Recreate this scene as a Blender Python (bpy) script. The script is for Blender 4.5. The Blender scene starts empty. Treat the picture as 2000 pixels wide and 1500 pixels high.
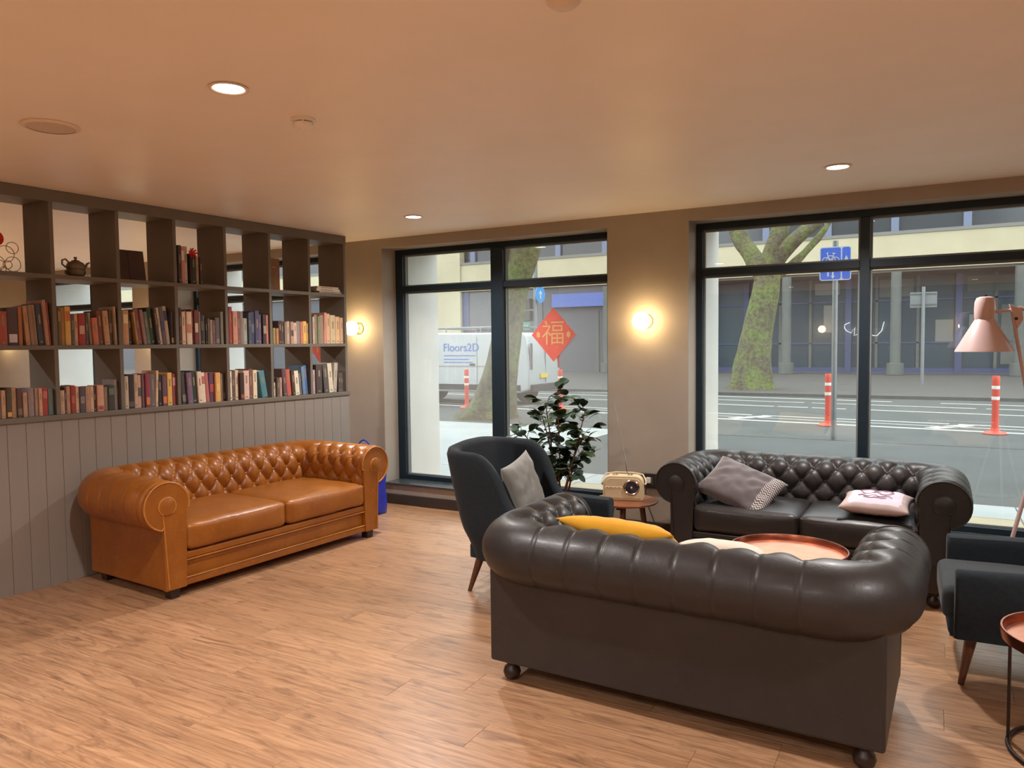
import bpy, bmesh, math, random
from math import sin, cos, pi, radians, sqrt, atan2
from mathutils import Vector, Matrix, noise

sc = bpy.context.scene
COL = sc.collection
rnd = random.Random(7)

# ------------------------------------------------------------------ camera
cam_d = bpy.data.cameras.new('camera')
cam_d.sensor_width = 36.0
cam_d.lens = 1473.0 / 2000.0 * 36.0
cam_d.clip_start = 0.05
cam_d.clip_end = 300
cam = bpy.data.objects.new('camera', cam_d)
COL.objects.link(cam)


def camera_matrix(yaw, pitch, roll, h):
    f = Vector((-sin(yaw) * cos(pitch), cos(yaw) * cos(pitch), sin(pitch)))
    r = Vector((cos(yaw), sin(yaw), 0))
    u = r.cross(f)
    r2 = cos(roll) * r + sin(roll) * u
    u2 = -sin(roll) * r + cos(roll) * u
    m = Matrix((r2, u2, -f)).transposed().to_4x4()
    m.translation = Vector((0, 0, h))
    return m


cam.matrix_world = camera_matrix(0.5086, -0.0524, -0.0109, 1.496)
sc.camera = cam

# ------------------------------------------------------------------ view, sky
sc.view_settings.view_transform = 'Standard'
sc.view_settings.look = 'None'
sc.view_settings.gamma = 1.0
sc.view_settings.use_curve_mapping = False
sc.view_settings.exposure = EXPOSURE = 0.0

world = bpy.data.worlds.new('overcast_sky')
sc.world = world
world.use_nodes = True
wn = world.node_tree.nodes
bg = wn['Background']
SKY_STRENGTH = 4.7
bg.inputs['Color'].default_value = (0.93, 0.985, 1.0, 1)
bg.inputs['Strength'].default_value = SKY_STRENGTH
sc.cycles.max_bounces = 10
sc.cycles.diffuse_bounces = 5
sc.cycles.transparent_max_bounces = 12
sc.cycles.sample_clamp_indirect = 6
sc.cycles.caustics_reflective = False
sc.cycles.caustics_refractive = False

DOWNLIGHT_W = 190.0
FILL_W = 190.0
SCONCE_W = 6.0
WARM = (1.0, 0.66, 0.40)
SPOTCOL = (1.0, 0.95, 0.92)

# ------------------------------------------------------------------ helpers


def link(o, parent=None):
    COL.objects.link(o)
    if parent:
        o.parent = parent
    return o


def tag(o, label=None, cat=None, group=None, kind=None):
    if label:
        o['label'] = label
    if cat:
        o['category'] = cat
    if group:
        o['group'] = group
    if kind:
        o['kind'] = kind
    return o


def empty(name, loc=(0, 0, 0), rz=0.0, label=None, cat=None, group=None, kind=None):
    o = bpy.data.objects.new(name, None)
    o.empty_display_size = 0.1
    o.location = loc
    o.rotation_euler = (0, 0, rz)
    link(o)
    return tag(o, label, cat, group, kind)


class MB:
    def __init__(self):
        self.v = []
        self.f = []
        self.m = []

    def add(self, verts, faces, mi=0, M=None):
        b = len(self.v)
        if M is None:
            self.v.extend(tuple(p) for p in verts)
        else:
            self.v.extend(tuple(M @ Vector(p)) for p in verts)
        for f in faces:
            self.f.append(tuple(b + i for i in f))
            self.m.append(mi)
        return self

    def box(self, x0, x1, y0, y1, z0, z1, mi=0, M=None):
        vs = [(x0, y0, z0), (x1, y0, z0), (x1, y1, z0), (x0, y1, z0), (x0, y0, z1), (x1, y0, z1), (x1, y1, z1), (x0, y1, z1)]
        fs = [(0, 3, 2, 1), (4, 5, 6, 7), (0, 1, 5, 4), (1, 2, 6, 5), (2, 3, 7, 6), (3, 0, 4, 7)]
        return self.add(vs, fs, mi, M)

    def lathe(self, prof, n=24, mi=0, M=None, cap=True):
        vs, fs = [], []
        for r, z in prof:
            for k in range(n):
                a = 2 * pi * k / n
                vs.append((r * cos(a), r * sin(a), z))
        for i in range(len(prof) - 1):
            for k in range(n):
                k2 = (k + 1) % n
                fs.append((i * n + k, i * n + k2, (i + 1) * n + k2, (i + 1) * n + k))
        if cap:
            if prof[0][0] > 1e-5:
                fs.append(tuple(reversed(range(n))))
            if prof[-1][0] > 1e-5:
                fs.append(tuple(range((len(prof) - 1) * n, len(prof) * n)))
        return self.add(vs, fs, mi, M)

    def tube(self, pts, rad, n=10, mi=0, closed=False, M=None, jitter=0.0, seed=0):
        pts = [Vector(p) for p in pts]
        if not hasattr(rad, '__len__'):
            rad = [rad] * len(pts)
        vs, fs = [], []
        N = len(pts)
        prev = None
        for i, p in enumerate(pts):
            if closed:
                t = (pts[(i + 1) % N] - pts[i - 1])
            else:
                t = (pts[min(i + 1, N - 1)] - pts[max(i - 1, 0)])
            t.normalize()
            if prev is None:
                a = Vector((0, 0, 1)) if abs(t.z) < 0.9 else Vector((1, 0, 0))
                nx = t.cross(a).normalized()
            else:
                nx = (prev - t * prev.dot(t)).normalized()
            prev = nx
            ny = t.cross(nx)
            for k in range(n):
                a = 2 * pi * k / n
                r = rad[i]
                if jitter:
                    q = p + (nx * cos(a) + ny * sin(a)) * r
                    r *= 1 + jitter * noise.noise(q * 1.6 + Vector((seed, 0, 0))) + jitter * 0.5 * noise.noise(q * 5)
                vs.append(p + (nx * cos(a) + ny * sin(a)) * r)
        rows = N if closed else N - 1
        for i in range(rows):
            j = (i + 1) % N
            for k in range(n):
                k2 = (k + 1) % n
                fs.append((i * n + k, i * n + k2, j * n + k2, j * n + k))
        if not closed:
            fs.append(tuple(reversed(range(n))))
            fs.append(tuple(range((N - 1) * n, N * n)))
        return self.add(vs, fs, mi, M)

    def prism(self, outline, y0, y1, mi=0, M=None, axis='y'):
        """outline in (a,b); extruded along the axis from y0 to y1"""
        n = len(outline)
        def P(a, b, c):
            return {'y': (a, c, b), 'z': (a, b, c), 'x': (c, a, b)}[axis]
        vs = [P(a, b, y0) for a, b in outline] + [P(a, b, y1) for a, b in outline]
        fs = [tuple(range(n)), tuple(reversed(range(n, 2 * n)))]
        for i in range(n):
            j = (i + 1) % n
            fs.append((j, i, n + i, n + j))
        return self.add(vs, fs, mi, M)

    def grid(self, fn, nu, nv, mi=0, closed_u=False, flip=False):
        vs = []
        for i in range(nu + (0 if closed_u else 1)):
            for j in range(nv + 1):
                vs.append(fn(i / nu, j / nv))
        fs = []
        for i in range(nu):
            i2 = (i + 1) % nu if closed_u else i + 1
            for j in range(nv):
                q = (i * (nv + 1) + j, i2 * (nv + 1) + j, i2 * (nv + 1) + j + 1, i * (nv + 1) + j + 1)
                fs.append(tuple(reversed(q)) if flip else q)
        return self.add(vs, fs, mi)

    def mesh(self, name, mats, smooth=None, recalc=True):
        me = bpy.data.meshes.new(name)
        me.from_pydata(self.v, [], self.f)
        for m in (mats if isinstance(mats, (list, tuple)) else [mats]):
            me.materials.append(m)
        if any(self.m):
            me.polygons.foreach_set('material_index', self.m)
        if recalc:
            bm = bmesh.new()
            bm.from_mesh(me)
            bmesh.ops.recalc_face_normals(bm, faces=bm.faces)
            bm.to_mesh(me)
            bm.free()
        if smooth:
            me.polygons.foreach_set('use_smooth', [True] * len(me.polygons))
            me.set_sharp_from_angle(angle=radians(smooth))
        me.update()
        return me

    def build(self, name, mats, parent=None, smooth=None, bevel=0, loc=None, rot=None, seg=2, recalc=True):
        o = bpy.data.objects.new(name, self.mesh(name, mats, smooth, recalc))
        link(o, parent)
        if loc:
            o.location = loc
        if rot:
            o.rotation_euler = rot
        if bevel:
            md = o.modifiers.new('bevel', 'BEVEL')
            md.width = bevel
            md.segments = seg
            md.limit_method = 'ANGLE'
            md.angle_limit = radians(40)
        return o


def T(x, y, z):
    return Matrix.Translation((x, y, z))


def RX(a):
    return Matrix.Rotation(a, 4, 'X')


def RY(a):
    return Matrix.Rotation(a, 4, 'Y')


def RZ(a):
    return Matrix.Rotation(a, 4, 'Z')


def rounded_box(w, d, h, r, n=12, puff=0.0, wrinkle=0.0, seed=0, side_puff=0.0):
    """closed cushion-like box centred on x,y with its base at z=0"""
    hx, hy, hz = w / 2, d / 2, h / 2
    vs, fs, idx = [], [], {}
    N = n
    def put(p):
        k = (round(p[0] * 1e4), round(p[1] * 1e4), round(p[2] * 1e4))
        if k in idx:
            return idx[k]
        q = Vector((p[0] * hx, p[1] * hy, p[2] * hz))
        c = Vector((max(-hx + r, min(hx - r, q.x)), max(-hy + r, min(hy - r, q.y)), max(-hz + r, min(hz - r, q.z))))
        e = q - c
        if e.length > 1e-9:
            q = c + e.normalized() * r
        u, v, t = p
        if p[2] > 0:
            q.z += puff * (1 - u * u) * (1 - v * v) * p[2]
        q.y += side_puff * v * (1 - u * u) * (1 - t * t)
        q.x += side_puff * u * (1 - v * v) * (1 - t * t)
        if wrinkle:
            w_ = noise.noise(Vector((q.x * 7 + seed, q.y * 7, q.z * 7))) + .5 * noise.noise(Vector((q.x * 22 + seed, q.y * 9, q.z * 20)))
            q += Vector((0, -0.3, 1)) * w_ * wrinkle
        idx[k] = len(vs)
        vs.append((q.x, q.y, q.z + hz))
        return idx[k]
    def lin(i):
        a = -1 + 2 * i / N
        return sin(a * pi / 2) * .35 + a * .65
    for ax in range(3):
        for s in (-1, 1):
            for i in range(N):
                for j in range(N):
                    q = []
                    for (a, b) in ((i, j), (i + 1, j), (i + 1, j + 1), (i, j + 1)):
                        p = [0, 0, 0]
                        p[ax] = s
                        p[(ax + 1) % 3] = lin(a)
                        p[(ax + 2) % 3] = lin(b)
                        q.append(put(tuple(p)))
                    fs.append(tuple(q) if s > 0 else tuple(reversed(q)))
    return vs, fs


# ------------------------------------------------------------------ materials
def srgb(*c):
    return tuple(((x / 255 + .055) / 1.055) ** 2.4 if x > 10.3 else x / 255 / 12.92 for x in c)


def new_mat(name):
    m = bpy.data.materials.new(name)
    m.use_nodes = True
    nt = m.node_tree
    return m, nt, nt.nodes['Principled BSDF']


def node(nt, t, **kw):
    n = nt.nodes.new(t)
    for k, v in kw.items():
        if k.startswith('i_'):
            key = k[2:]
            n.inputs[int(key) if key.isdigit() else key.replace('_', ' ')].default_value = v
        else:
            setattr(n, k, v)
    return n


def mat(name, c1, c2=None, rough=.6, nscale=6, bump=0.0, bscale=120, metal=0.0, coat=0.0, sheen=0.0, detail=3, spec=.5,
        stretch=(1, 1, 1), emit=None, estr=0.0, rvar=0.0, bdist=.002):
    m, nt, b = new_mat(name)
    c1 = tuple(c1[:3]) + (1,)
    b.inputs['Base Color'].default_value = c1
    b.inputs['Roughness'].default_value = rough
    b.inputs['Metallic'].default_value = metal
    b.inputs['Coat Weight'].default_value = coat
    b.inputs['Coat Roughness'].default_value = .25
    b.inputs['Sheen Weight'].default_value = sheen
    b.inputs['Specular IOR Level'].default_value = spec
    tc = node(nt, 'ShaderNodeTexCoord')
    mp = node(nt, 'ShaderNodeMapping')
    mp.inputs['Scale'].default_value = stretch
    nt.links.new(tc.outputs['Object'], mp.inputs[0])
    if c2:
        n = node(nt, 'ShaderNodeTexNoise', i_Scale=nscale, i_Detail=detail, i_Roughness=.6)
        nt.links.new(mp.outputs[0], n.inputs['Vector'])
        r = node(nt, 'ShaderNodeValToRGB')
        r.color_ramp.elements[0].position = .35
        r.color_ramp.elements[1].position = .68
        r.color_ramp.elements[0].color = c1
        r.color_ramp.elements[1].color = tuple(c2[:3]) + (1,)
        nt.links.new(n.outputs[0], r.inputs[0])
        nt.links.new(r.outputs[0], b.inputs['Base Color'])
        if rvar:
            mr = node(nt, 'ShaderNodeMapRange')
            mr.inputs['To Min'].default_value = rough - rvar
            mr.inputs['To Max'].default_value = rough + rvar
            nt.links.new(n.outputs[0], mr.inputs[0])
            nt.links.new(mr.outputs[0], b.inputs['Roughness'])
    if bump:
        n2 = node(nt, 'ShaderNodeTexNoise', i_Scale=bscale, i_Detail=4)
        nt.links.new(mp.outputs[0], n2.inputs['Vector'])
        bp = node(nt, 'ShaderNodeBump', i_Strength=bump, i_Distance=bdist)
        nt.links.new(n2.outputs[0], bp.inputs['Height'])
        nt.links.new(bp.outputs[0], b.inputs['Normal'])
    if emit:
        b.inputs['Emission Color'].default_value = tuple(emit[:3]) + (1,)
        b.inputs['Emission Strength'].default_value = estr
    return m


def leather(name, c1, c2, c3, rough, coat, wr=.35):
    """c1/c2 blotches, c3 rubbed high spots (pointiness is geometric wear, not light)"""
    m, nt, b = new_mat(name)
    b.inputs['Roughness'].default_value = rough
    b.inputs['Coat Weight'].default_value = coat
    b.inputs['Coat Roughness'].default_value = .22
    tc = node(nt, 'ShaderNodeTexCoord')
    n = node(nt, 'ShaderNodeTexNoise', i_Scale=4.5, i_Detail=5, i_Roughness=.6)
    nt.links.new(tc.outputs['Object'], n.inputs['Vector'])
    r = node(nt, 'ShaderNodeValToRGB')
    r.color_ramp.elements[0].position = .36
    r.color_ramp.elements[1].position = .66
    r.color_ramp.elements[0].color = c1 + (1,)
    r.color_ramp.elements[1].color = c2 + (1,)
    nt.links.new(n.outputs[0], r.inputs[0])
    n3 = node(nt, 'ShaderNodeTexNoise', i_Scale=26, i_Detail=6, i_Roughness=.7)
    nt.links.new(tc.outputs['Object'], n3.inputs['Vector'])
    r3 = node(nt, 'ShaderNodeValToRGB')
    r3.color_ramp.elements[0].position = .56
    r3.color_ramp.elements[1].position = .74
    r3.color_ramp.elements[0].color = (0, 0, 0, 1)
    r3.color_ramp.elements[1].color = (.6, .6, .6, 1)
    nt.links.new(n3.outputs[0], r3.inputs[0])
    mx = node(nt, 'ShaderNodeMix', data_type='RGBA')
    nt.links.new(r3.outputs[0], mx.inputs[0])
    nt.links.new(r.outputs[0], mx.inputs[6])
    mx.inputs[7].default_value = c3 + (1,)
    nt.links.new(mx.outputs[2], b.inputs['Base Color'])
    v = node(nt, 'ShaderNodeTexVoronoi', i_Scale=260)
    nt.links.new(tc.outputs['Object'], v.inputs['Vector'])
    w = node(nt, 'ShaderNodeTexNoise', i_Scale=20, i_Detail=5, i_Distortion=.8)
    nt.links.new(tc.outputs['Object'], w.inputs['Vector'])
    b1 = node(nt, 'ShaderNodeBump', i_Strength=.18, i_Distance=.001)
    nt.links.new(v.outputs['Distance'], b1.inputs['Height'])
    b2 = node(nt, 'ShaderNodeBump', i_Strength=wr, i_Distance=.006)
    nt.links.new(w.outputs[0], b2.inputs['Height'])
    nt.links.new(b1.outputs[0], b2.inputs['Normal'])
    nt.links.new(b2.outputs[0], b.inputs['Normal'])
    return m


def wood_floor():
    m, nt, b = new_mat('oak_laminate')
    geo = node(nt, 'ShaderNodeNewGeometry')
    oi = node(nt, 'ShaderNodeObjectInfo')
    mul = node(nt, 'ShaderNodeMath', operation='MULTIPLY')
    mul.inputs[1].default_value = 37.0
    nt.links.new(oi.outputs['Random'], mul.inputs[0])
    cmb = node(nt, 'ShaderNodeCombineXYZ')
    nt.links.new(mul.outputs[0], cmb.inputs[0])
    nt.links.new(mul.outputs[0], cmb.inputs[2])
    add = node(nt, 'ShaderNodeVectorMath', operation='ADD')
    nt.links.new(geo.outputs['Position'], add.inputs[0])
    nt.links.new(cmb.outputs[0], add.inputs[1])
    def mapped(s):
        mp = node(nt, 'ShaderNodeMapping')
        mp.inputs['Scale'].default_value = s
        nt.links.new(add.outputs[0], mp.inputs[0])
        return mp
    # fine streaks
    m1 = mapped((1.7, 46, 1))
    n1 = node(nt, 'ShaderNodeTexNoise', i_Scale=1.5, i_Detail=6, i_Roughness=.65, i_Distortion=.6)
    nt.links.new(m1.outputs[0], n1.inputs['Vector'])
    # dark worn streaks
    m2 = mapped((1.9, 10, 1))
    n2 = node(nt, 'ShaderNodeTexNoise', i_Scale=1.5, i_Detail=9, i_Roughness=.66, i_Distortion=1.6)
    nt.links.new(m2.outputs[0], n2.inputs['Vector'])
    # cathedral grain
    m3 = mapped((.9, 5, 1))
    wv = node(nt, 'ShaderNodeTexWave', wave_type='RINGS', i_Scale=3.6, i_Distortion=9.0, i_Detail=3.0, i_Detail_Scale=.9)
    nt.links.new(m3.outputs[0], wv.inputs['Vector'])
    r1 = node(nt, 'ShaderNodeValToRGB')
    e = r1.color_ramp.elements
    e[0].position = .3
    e[0].color = srgb(158, 117, 84) + (1,)
    e[1].position = .7
    e[1].color = srgb(196, 154, 117) + (1,)
    nt.links.new(n1.outputs[0], r1.inputs[0])
    r2 = node(nt, 'ShaderNodeValToRGB')
    e = r2.color_ramp.elements
    e[0].position = .50
    e[0].color = (0, 0, 0, 1)
    e[1].position = .76
    e[1].color = (.9, .9, .9, 1)
    nt.links.new(n2.outputs[0], r2.inputs[0])
    mx = node(nt, 'ShaderNodeMix', data_type='RGBA')
    nt.links.new(r2.outputs[0], mx.inputs[0])
    nt.links.new(r1.outputs[0], mx.inputs[6])
    mx.inputs[7].default_value = srgb(94, 66, 48) + (1,)
    r3 = node(nt, 'ShaderNodeValToRGB')
    e = r3.color_ramp.elements
    e[0].position = .0
    e[0].color = (.42, .42, .42, 1)
    e[1].position = .24
    e[1].color = (0, 0, 0, 1)
    nt.links.new(wv.outputs['Color'], r3.inputs[0])
    mx2 = node(nt, 'ShaderNodeMix', data_type='RGBA')
    nt.links.new(r3.outputs[0], mx2.inputs[0])
    nt.links.new(mx.outputs[2], mx2.inputs[6])
    mx2.inputs[7].default_value = srgb(136, 98, 70) + (1,)
    hs = node(nt, 'ShaderNodeHueSaturation')
    mr = node(nt, 'ShaderNodeMapRange')
    mr.inputs['To Min'].default_value = .92
    mr.inputs['To Max'].default_value = 1.06
    nt.links.new(oi.outputs['Random'], mr.inputs[0])
    nt.links.new(mr.outputs[0], hs.inputs['Value'])
    nt.links.new(mx2.outputs[2], hs.inputs['Color'])
    nt.links.new(hs.outputs[0], b.inputs['Base Color'])
    b.inputs['Roughness'].default_value = .38
    bp = node(nt, 'ShaderNodeBump', i_Strength=.12, i_Distance=.002)
    nt.links.new(n1.outputs[0], bp.inputs['Height'])
    nt.links.new(bp.outputs[0], b.inputs['Normal'])
    return m


def glass_mat(haze_mix, name='window_glass'):
    m = bpy.data.materials.new(name)
    m.use_nodes = True
    nt = m.node_tree
    nt.nodes.remove(nt.nodes['Principled BSDF'])
    out = nt.nodes['Material Output']
    tr = node(nt, 'ShaderNodeBsdfTransparent')
    tr.inputs[0].default_value = (.965, .982, .975, 1)
    gl = node(nt, 'ShaderNodeBsdfGlossy', i_Roughness=0.0)
    gl.inputs[0].default_value = (1, 1, 1, 1)
    # Schlick reflectance, the same for both faces of the thin pane
    lw = node(nt, 'ShaderNodeLayerWeight')
    lw.inputs['Blend'].default_value = .5
    pw = node(nt, 'ShaderNodeMath', operation='POWER')
    pw.inputs[1].default_value = 5
    nt.links.new(lw.outputs['Facing'], pw.inputs[0])
    fr = node(nt, 'ShaderNodeMath', operation='MULTIPLY_ADD')
    fr.inputs[1].default_value = .955
    fr.inputs[2].default_value = .045
    nt.links.new(pw.outputs[0], fr.inputs[0])
    mx = node(nt, 'ShaderNodeMixShader')
    nt.links.new(fr.outputs[0], mx.inputs[0])
    nt.links.new(tr.outputs[0], mx.inputs[1])
    nt.links.new(gl.outputs[0], mx.inputs[2])
    # pale diffuse film mixed into the glass to imitate glare haze
    df = node(nt, 'ShaderNodeBsdfDiffuse')
    df.inputs[0].default_value = (.9, .95, .95, 1)
    mx2 = node(nt, 'ShaderNodeMixShader')
    mx2.inputs[0].default_value = haze_mix
    nt.links.new(mx.outputs[0], mx2.inputs[1])
    nt.links.new(df.outputs[0], mx2.inputs[2])
    nt.links.new(mx2.outputs[0], out.inputs['Surface'])
    return m


M = {}
M['floor'] = wood_floor()
M['ceiling'] = mat('ceiling_paint', srgb(244, 236, 228), srgb(240, 232, 222), rough=.5, nscale=2, bump=.03, bscale=60)
M['wall'] = mat('taupe_wall_paint', srgb(160, 150, 138), srgb(154, 144, 132), rough=.7, nscale=3, bump=.05, bscale=150)
M['bouncewall'] = mat('bounce_wall_paint', srgb(232, 226, 218), rough=.8)  # unseen wall kept pale to bounce light up to the ceiling
M['panel'] = mat('grey_panel_paint', srgb(140, 132, 124), srgb(134, 126, 118), rough=.55, nscale=3, bump=.04, bscale=90)
M['shelf'] = mat('bookcase_paint', srgb(110, 103, 93), srgb(104, 97, 87), rough=.55, nscale=5, bump=.04, bscale=90)
M['reveal'] = mat('white_render', srgb(204, 206, 203), srgb(194, 196, 193), rough=.8, nscale=2, bump=.1, bscale=40)
M['frame'] = mat('anthracite_aluminium', srgb(30, 45, 55), srgb(26, 41, 51), rough=.4, spec=.3, nscale=10)
M['bead'] = mat('grey_glazing_bead', srgb(120, 126, 126), rough=.5)
M['glass'] = glass_mat(.024)
M['glass_hazy'] = glass_mat(.10, 'hazy_window_glass')  # stronger painted haze for the glare over the left window
M['sill'] = mat('dark_slate_sill', srgb(70, 74, 76), srgb(60, 64, 66), rough=.22, nscale=8)
M['baseboard'] = mat('dark_brown_skirting', srgb(62, 54, 48), srgb(54, 46, 42), rough=.5)
M['white'] = mat('white_plastic', srgb(235, 230, 224), rough=.4)
M['ceilwhite'] = mat('cream_plastic', srgb(226, 212, 198), rough=.5)
M['black'] = mat('black_plastic', srgb(28, 26, 26), rough=.45)
M['dark'] = mat('dark_void', srgb(14, 13, 13), rough=.9)
M['tan'] = leather('tan_leather', srgb(140, 80, 22), srgb(156, 93, 28), srgb(178, 120, 56), .38, .08)
M['tan_pipe'] = leather('tan_leather_piping', srgb(168, 106, 40), srgb(186, 124, 54), srgb(200, 144, 78), .38, .12)
M['brown'] = leather('brown_leather', srgb(37, 34, 34), srgb(43, 39, 39), srgb(54, 50, 50), .46, .06, .2)
M['brown_pipe'] = leather('brown_leather_piping', srgb(34, 31, 31), srgb(40, 36, 36), srgb(52, 47, 46), .5, .04, .2)
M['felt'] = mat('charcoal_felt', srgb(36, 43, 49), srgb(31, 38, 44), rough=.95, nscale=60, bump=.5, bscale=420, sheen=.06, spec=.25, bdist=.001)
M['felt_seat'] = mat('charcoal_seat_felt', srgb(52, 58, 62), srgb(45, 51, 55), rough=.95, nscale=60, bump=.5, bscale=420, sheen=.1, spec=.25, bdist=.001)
M['walnut'] = mat('walnut_wood', srgb(98, 58, 38), srgb(76, 44, 30), rough=.4, nscale=8, stretch=(1, 9, 1), coat=.2)
M['walnut_top'] = mat('walnut_table_top', srgb(142, 84, 54), srgb(116, 68, 44), rough=.35, nscale=5, stretch=(1, 8, 1), coat=.3)
M['darkwood'] = mat('dark_wood_foot', srgb(48, 34, 28), srgb(38, 28, 24), rough=.4)
M['copper'] = mat('brushed_copper', srgb(236, 170, 142), srgb(226, 154, 126), rough=.38, nscale=12, metal=.85, bump=.04, bscale=60)
M['copper_rim'] = mat('polished_copper', srgb(180, 112, 88), rough=.26, metal=.95)
M['iron'] = mat('bronzed_iron', srgb(52, 40, 34), rough=.45, metal=.5)
M['pink'] = mat('pink_enamel', srgb(198, 172, 170), rough=.34, coat=.3)
M['pink_in'] = mat('white_enamel', srgb(235, 225, 220), rough=.5)
M['brass'] = mat('aged_brass', srgb(150, 118, 70), rough=.35, metal=.9)


def emission(name, col, strength):
    m = bpy.data.materials.new(name)
    m.use_nodes = True
    nt = m.node_tree
    nt.nodes.remove(nt.nodes['Principled BSDF'])
    e = node(nt, 'ShaderNodeEmission')
    e.inputs[0].default_value = tuple(col) + (1,)
    e.inputs[1].default_value = strength
    nt.links.new(e.outputs[0], nt.nodes['Material Output'].inputs['Surface'])
    return m


M['lamp_led'] = emission('downlight_led', (1.0, .93, .86), 14)
M['globe'] = emission('opal_globe_lit', (1.0, .70, .34), 38.0)
M['neon'] = emission('white_neon', (.95, .97, 1.0), 9)
# ------------------------------------------------------------------ room shell
ZC = 2.5
YW = 5.65      # inner face of the window wall
YF = 5.90      # glazing plane
YO = 6.56      # outer face
WIN = [(-4.54, -2.27, 'w1'), (-1.615, .77, 'w2'), (1.43, 3.9, 'w5'), (-7.46, -5.20, 'w3'), (-10.5, -8.28, 'w4')]
Z0, Z1 = .20, 2.41
XL, XR, YB = -13.0, 4.6, -4.2

# floor: single planks where they can be told apart, one slab under and beyond
fb = MB().box(XL, XR, YB, YO, -.12, -.004)
floor = fb.build('floor', M['floor'])
tag(floor, 'pale oak laminate floor in long planks', kind='structure')
PW, PL = .192, 1.285
vs = MB()
g, hh = .0005, .0006
vs.add([(g, g, -.006), (PL - g, g, -.006), (PL - g, PW - g, -.006), (g, PW - g, -.006),
        (g, g, -hh), (PL - g, g, -hh), (PL - g, PW - g, -hh), (g, PW - g, -hh),
        (g + hh, g + hh, 0), (PL - g - hh, g + hh, 0), (PL - g - hh, PW - g - hh, 0), (g + hh, PW - g - hh, 0)],
       [(0, 1, 5, 4), (1, 2, 6, 5), (2, 3, 7, 6), (3, 0, 4, 7), (4, 5, 9, 8), (5, 6, 10, 9), (6, 7, 11, 10), (7, 4, 8, 11), (8, 9, 10, 11)])
plank_me = vs.mesh('plank', M['floor'])
row = 0
y = .95
count = 0
while y < YW + .02:
    off = (row * .47 + .13 * (row % 3)) % 1.0 * PL
    x = -5.9 + off
    while x < 1.9:
        o = bpy.data.objects.new('plank', plank_me)
        o.location = (x, y, 0)
        o.scale = (1, 1 if y + PW < YW + .15 else .6, 1)
        link(o, floor)
        count += 1
        x += PL
    y += PW
    row += 1

ceil = MB().box(XL, XR, YB, YO, ZC, ZC + .12).build('ceiling', M['ceiling'])
tag(ceil, 'smooth pale plaster ceiling', kind='structure')

# window wall, split in an inner lining and the white outer pier
def wall_with_openings(name, y0, y1, m, z0, z1, ztop, zlow, grow=0.0):
    b = MB()
    xs = sorted((a, c) for a, c, _ in WIN)
    x = XL
    for a, c in xs:
        b.box(x, a - grow, y0, y1, zlow, ztop)
        b.box(a - grow, c + grow, y0, y1, zlow, z0)
        b.box(a - grow, c + grow, y0, y1, z1, ztop)
        x = c + grow
    b.box(x, XR, y0, y1, zlow, ztop)
    o = b.build(name, m)
    return tag(o, kind='structure')


w = wall_with_openings('wall_front', YW, YF + .05, M['wall'], Z0 - .016, Z1, ZC, 0)
w['label'] = 'taupe painted wall around the street windows'
w2 = wall_with_openings('wall_exterior', YF + .05, YO, M['reveal'], -.1, 2.52, 14, -.3, grow=-.0)
w2['label'] = 'thick white rendered pier outside the windows'
tag(MB().box(XL, XR, YB - .1, YB, 0, ZC).build('wall_back', M['wall']), 'taupe back wall', kind='structure')
tag(MB().box(XR, XR + .1, YB, YO, 0, ZC).build('wall_right', M['bouncewall']), 'unseen right wall, made pale to bounce light', kind='structure')
tag(MB().box(XL - .1, XL, YB, YO, 0, ZC).build('wall_far', M['wall']), 'taupe end wall of the next room', kind='structure')

bb = MB()
bb.box(XL, XR, YW - .018, YW, 0, .088)
bb.box(XL, XR, YW - .014, YW, .088, .094)
tag(bb.build('baseboard_front', M['baseboard'], bevel=.003), 'dark skirting below the windows', kind='structure')

for i, (a, c, nm) in enumerate(WIN):
    root = empty('window_%d' % (i + 1), ((a + c) / 2, YF, Z0), kind='structure')
    root['label'] = ['shopfront window with the red diamond paper', 'wide shopfront window behind the dark sofa', 'window beyond the frame',
                     'window seen through the bookcase', 'far window seen through the bookcase'][i]
    hw = (c - a) / 2
    H = Z1 - Z0
    b = MB()
    fw = .05 if i else .085
    y0, y1 = -.045, .045
    b.box(-hw, -hw + fw, y0, y1, 0, H)
    b.box(hw - fw, hw, y0, y1, 0, H)
    b.box(-hw + fw, hw - fw, y0, y1, H - .05, H)
    b.box(-hw + fw, hw - fw, y0, y1, 0, .045)
    b.build('frame', M['frame'], root, bevel=.003)
    mw = .062 if i == 0 else .032
    MB().box(-mw, mw, -.055, .05, .045, H - .05).build('mullion', M['frame'], root, bevel=.003)
    zt = 2.035 - Z0
    for s in (-1, 1):
        xa, xb = (-hw + fw, -mw) if s < 0 else (mw, hw - fw)
        MB().box(xa, xb, -.05, .05, zt - .028, zt + .025).build('transom', M['frame'], root, bevel=.003)
        for za, zb in ((.045, zt - .028), (zt + .025, H - .05)):
            MB().box(xa, xb, .008, .014, za, zb).build('pane', M['glass_hazy' if i == 0 else 'glass'], root)
            gb = MB()
            t = .014
            gb.box(xa, xa + t, -.012, .008, za, zb)
            gb.box(xb - t, xb, -.012, .008, za, zb)
            gb.box(xa + t, xb - t, -.012, .008, za, za + t)
            gb.box(xa + t, xb - t, -.012, .008, zb - t, zb)
            gb.build('glazing_bead', M['bead'], root)
    s = MB().box(a - .0, c + .0, YW - .02, YF - .045, Z0 - .016, Z0)
    so = s.build('trim_%d' % (i + 1), M['sill'], bevel=.003)
    tag(so, 'dark polished window sill', kind='structure')

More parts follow.
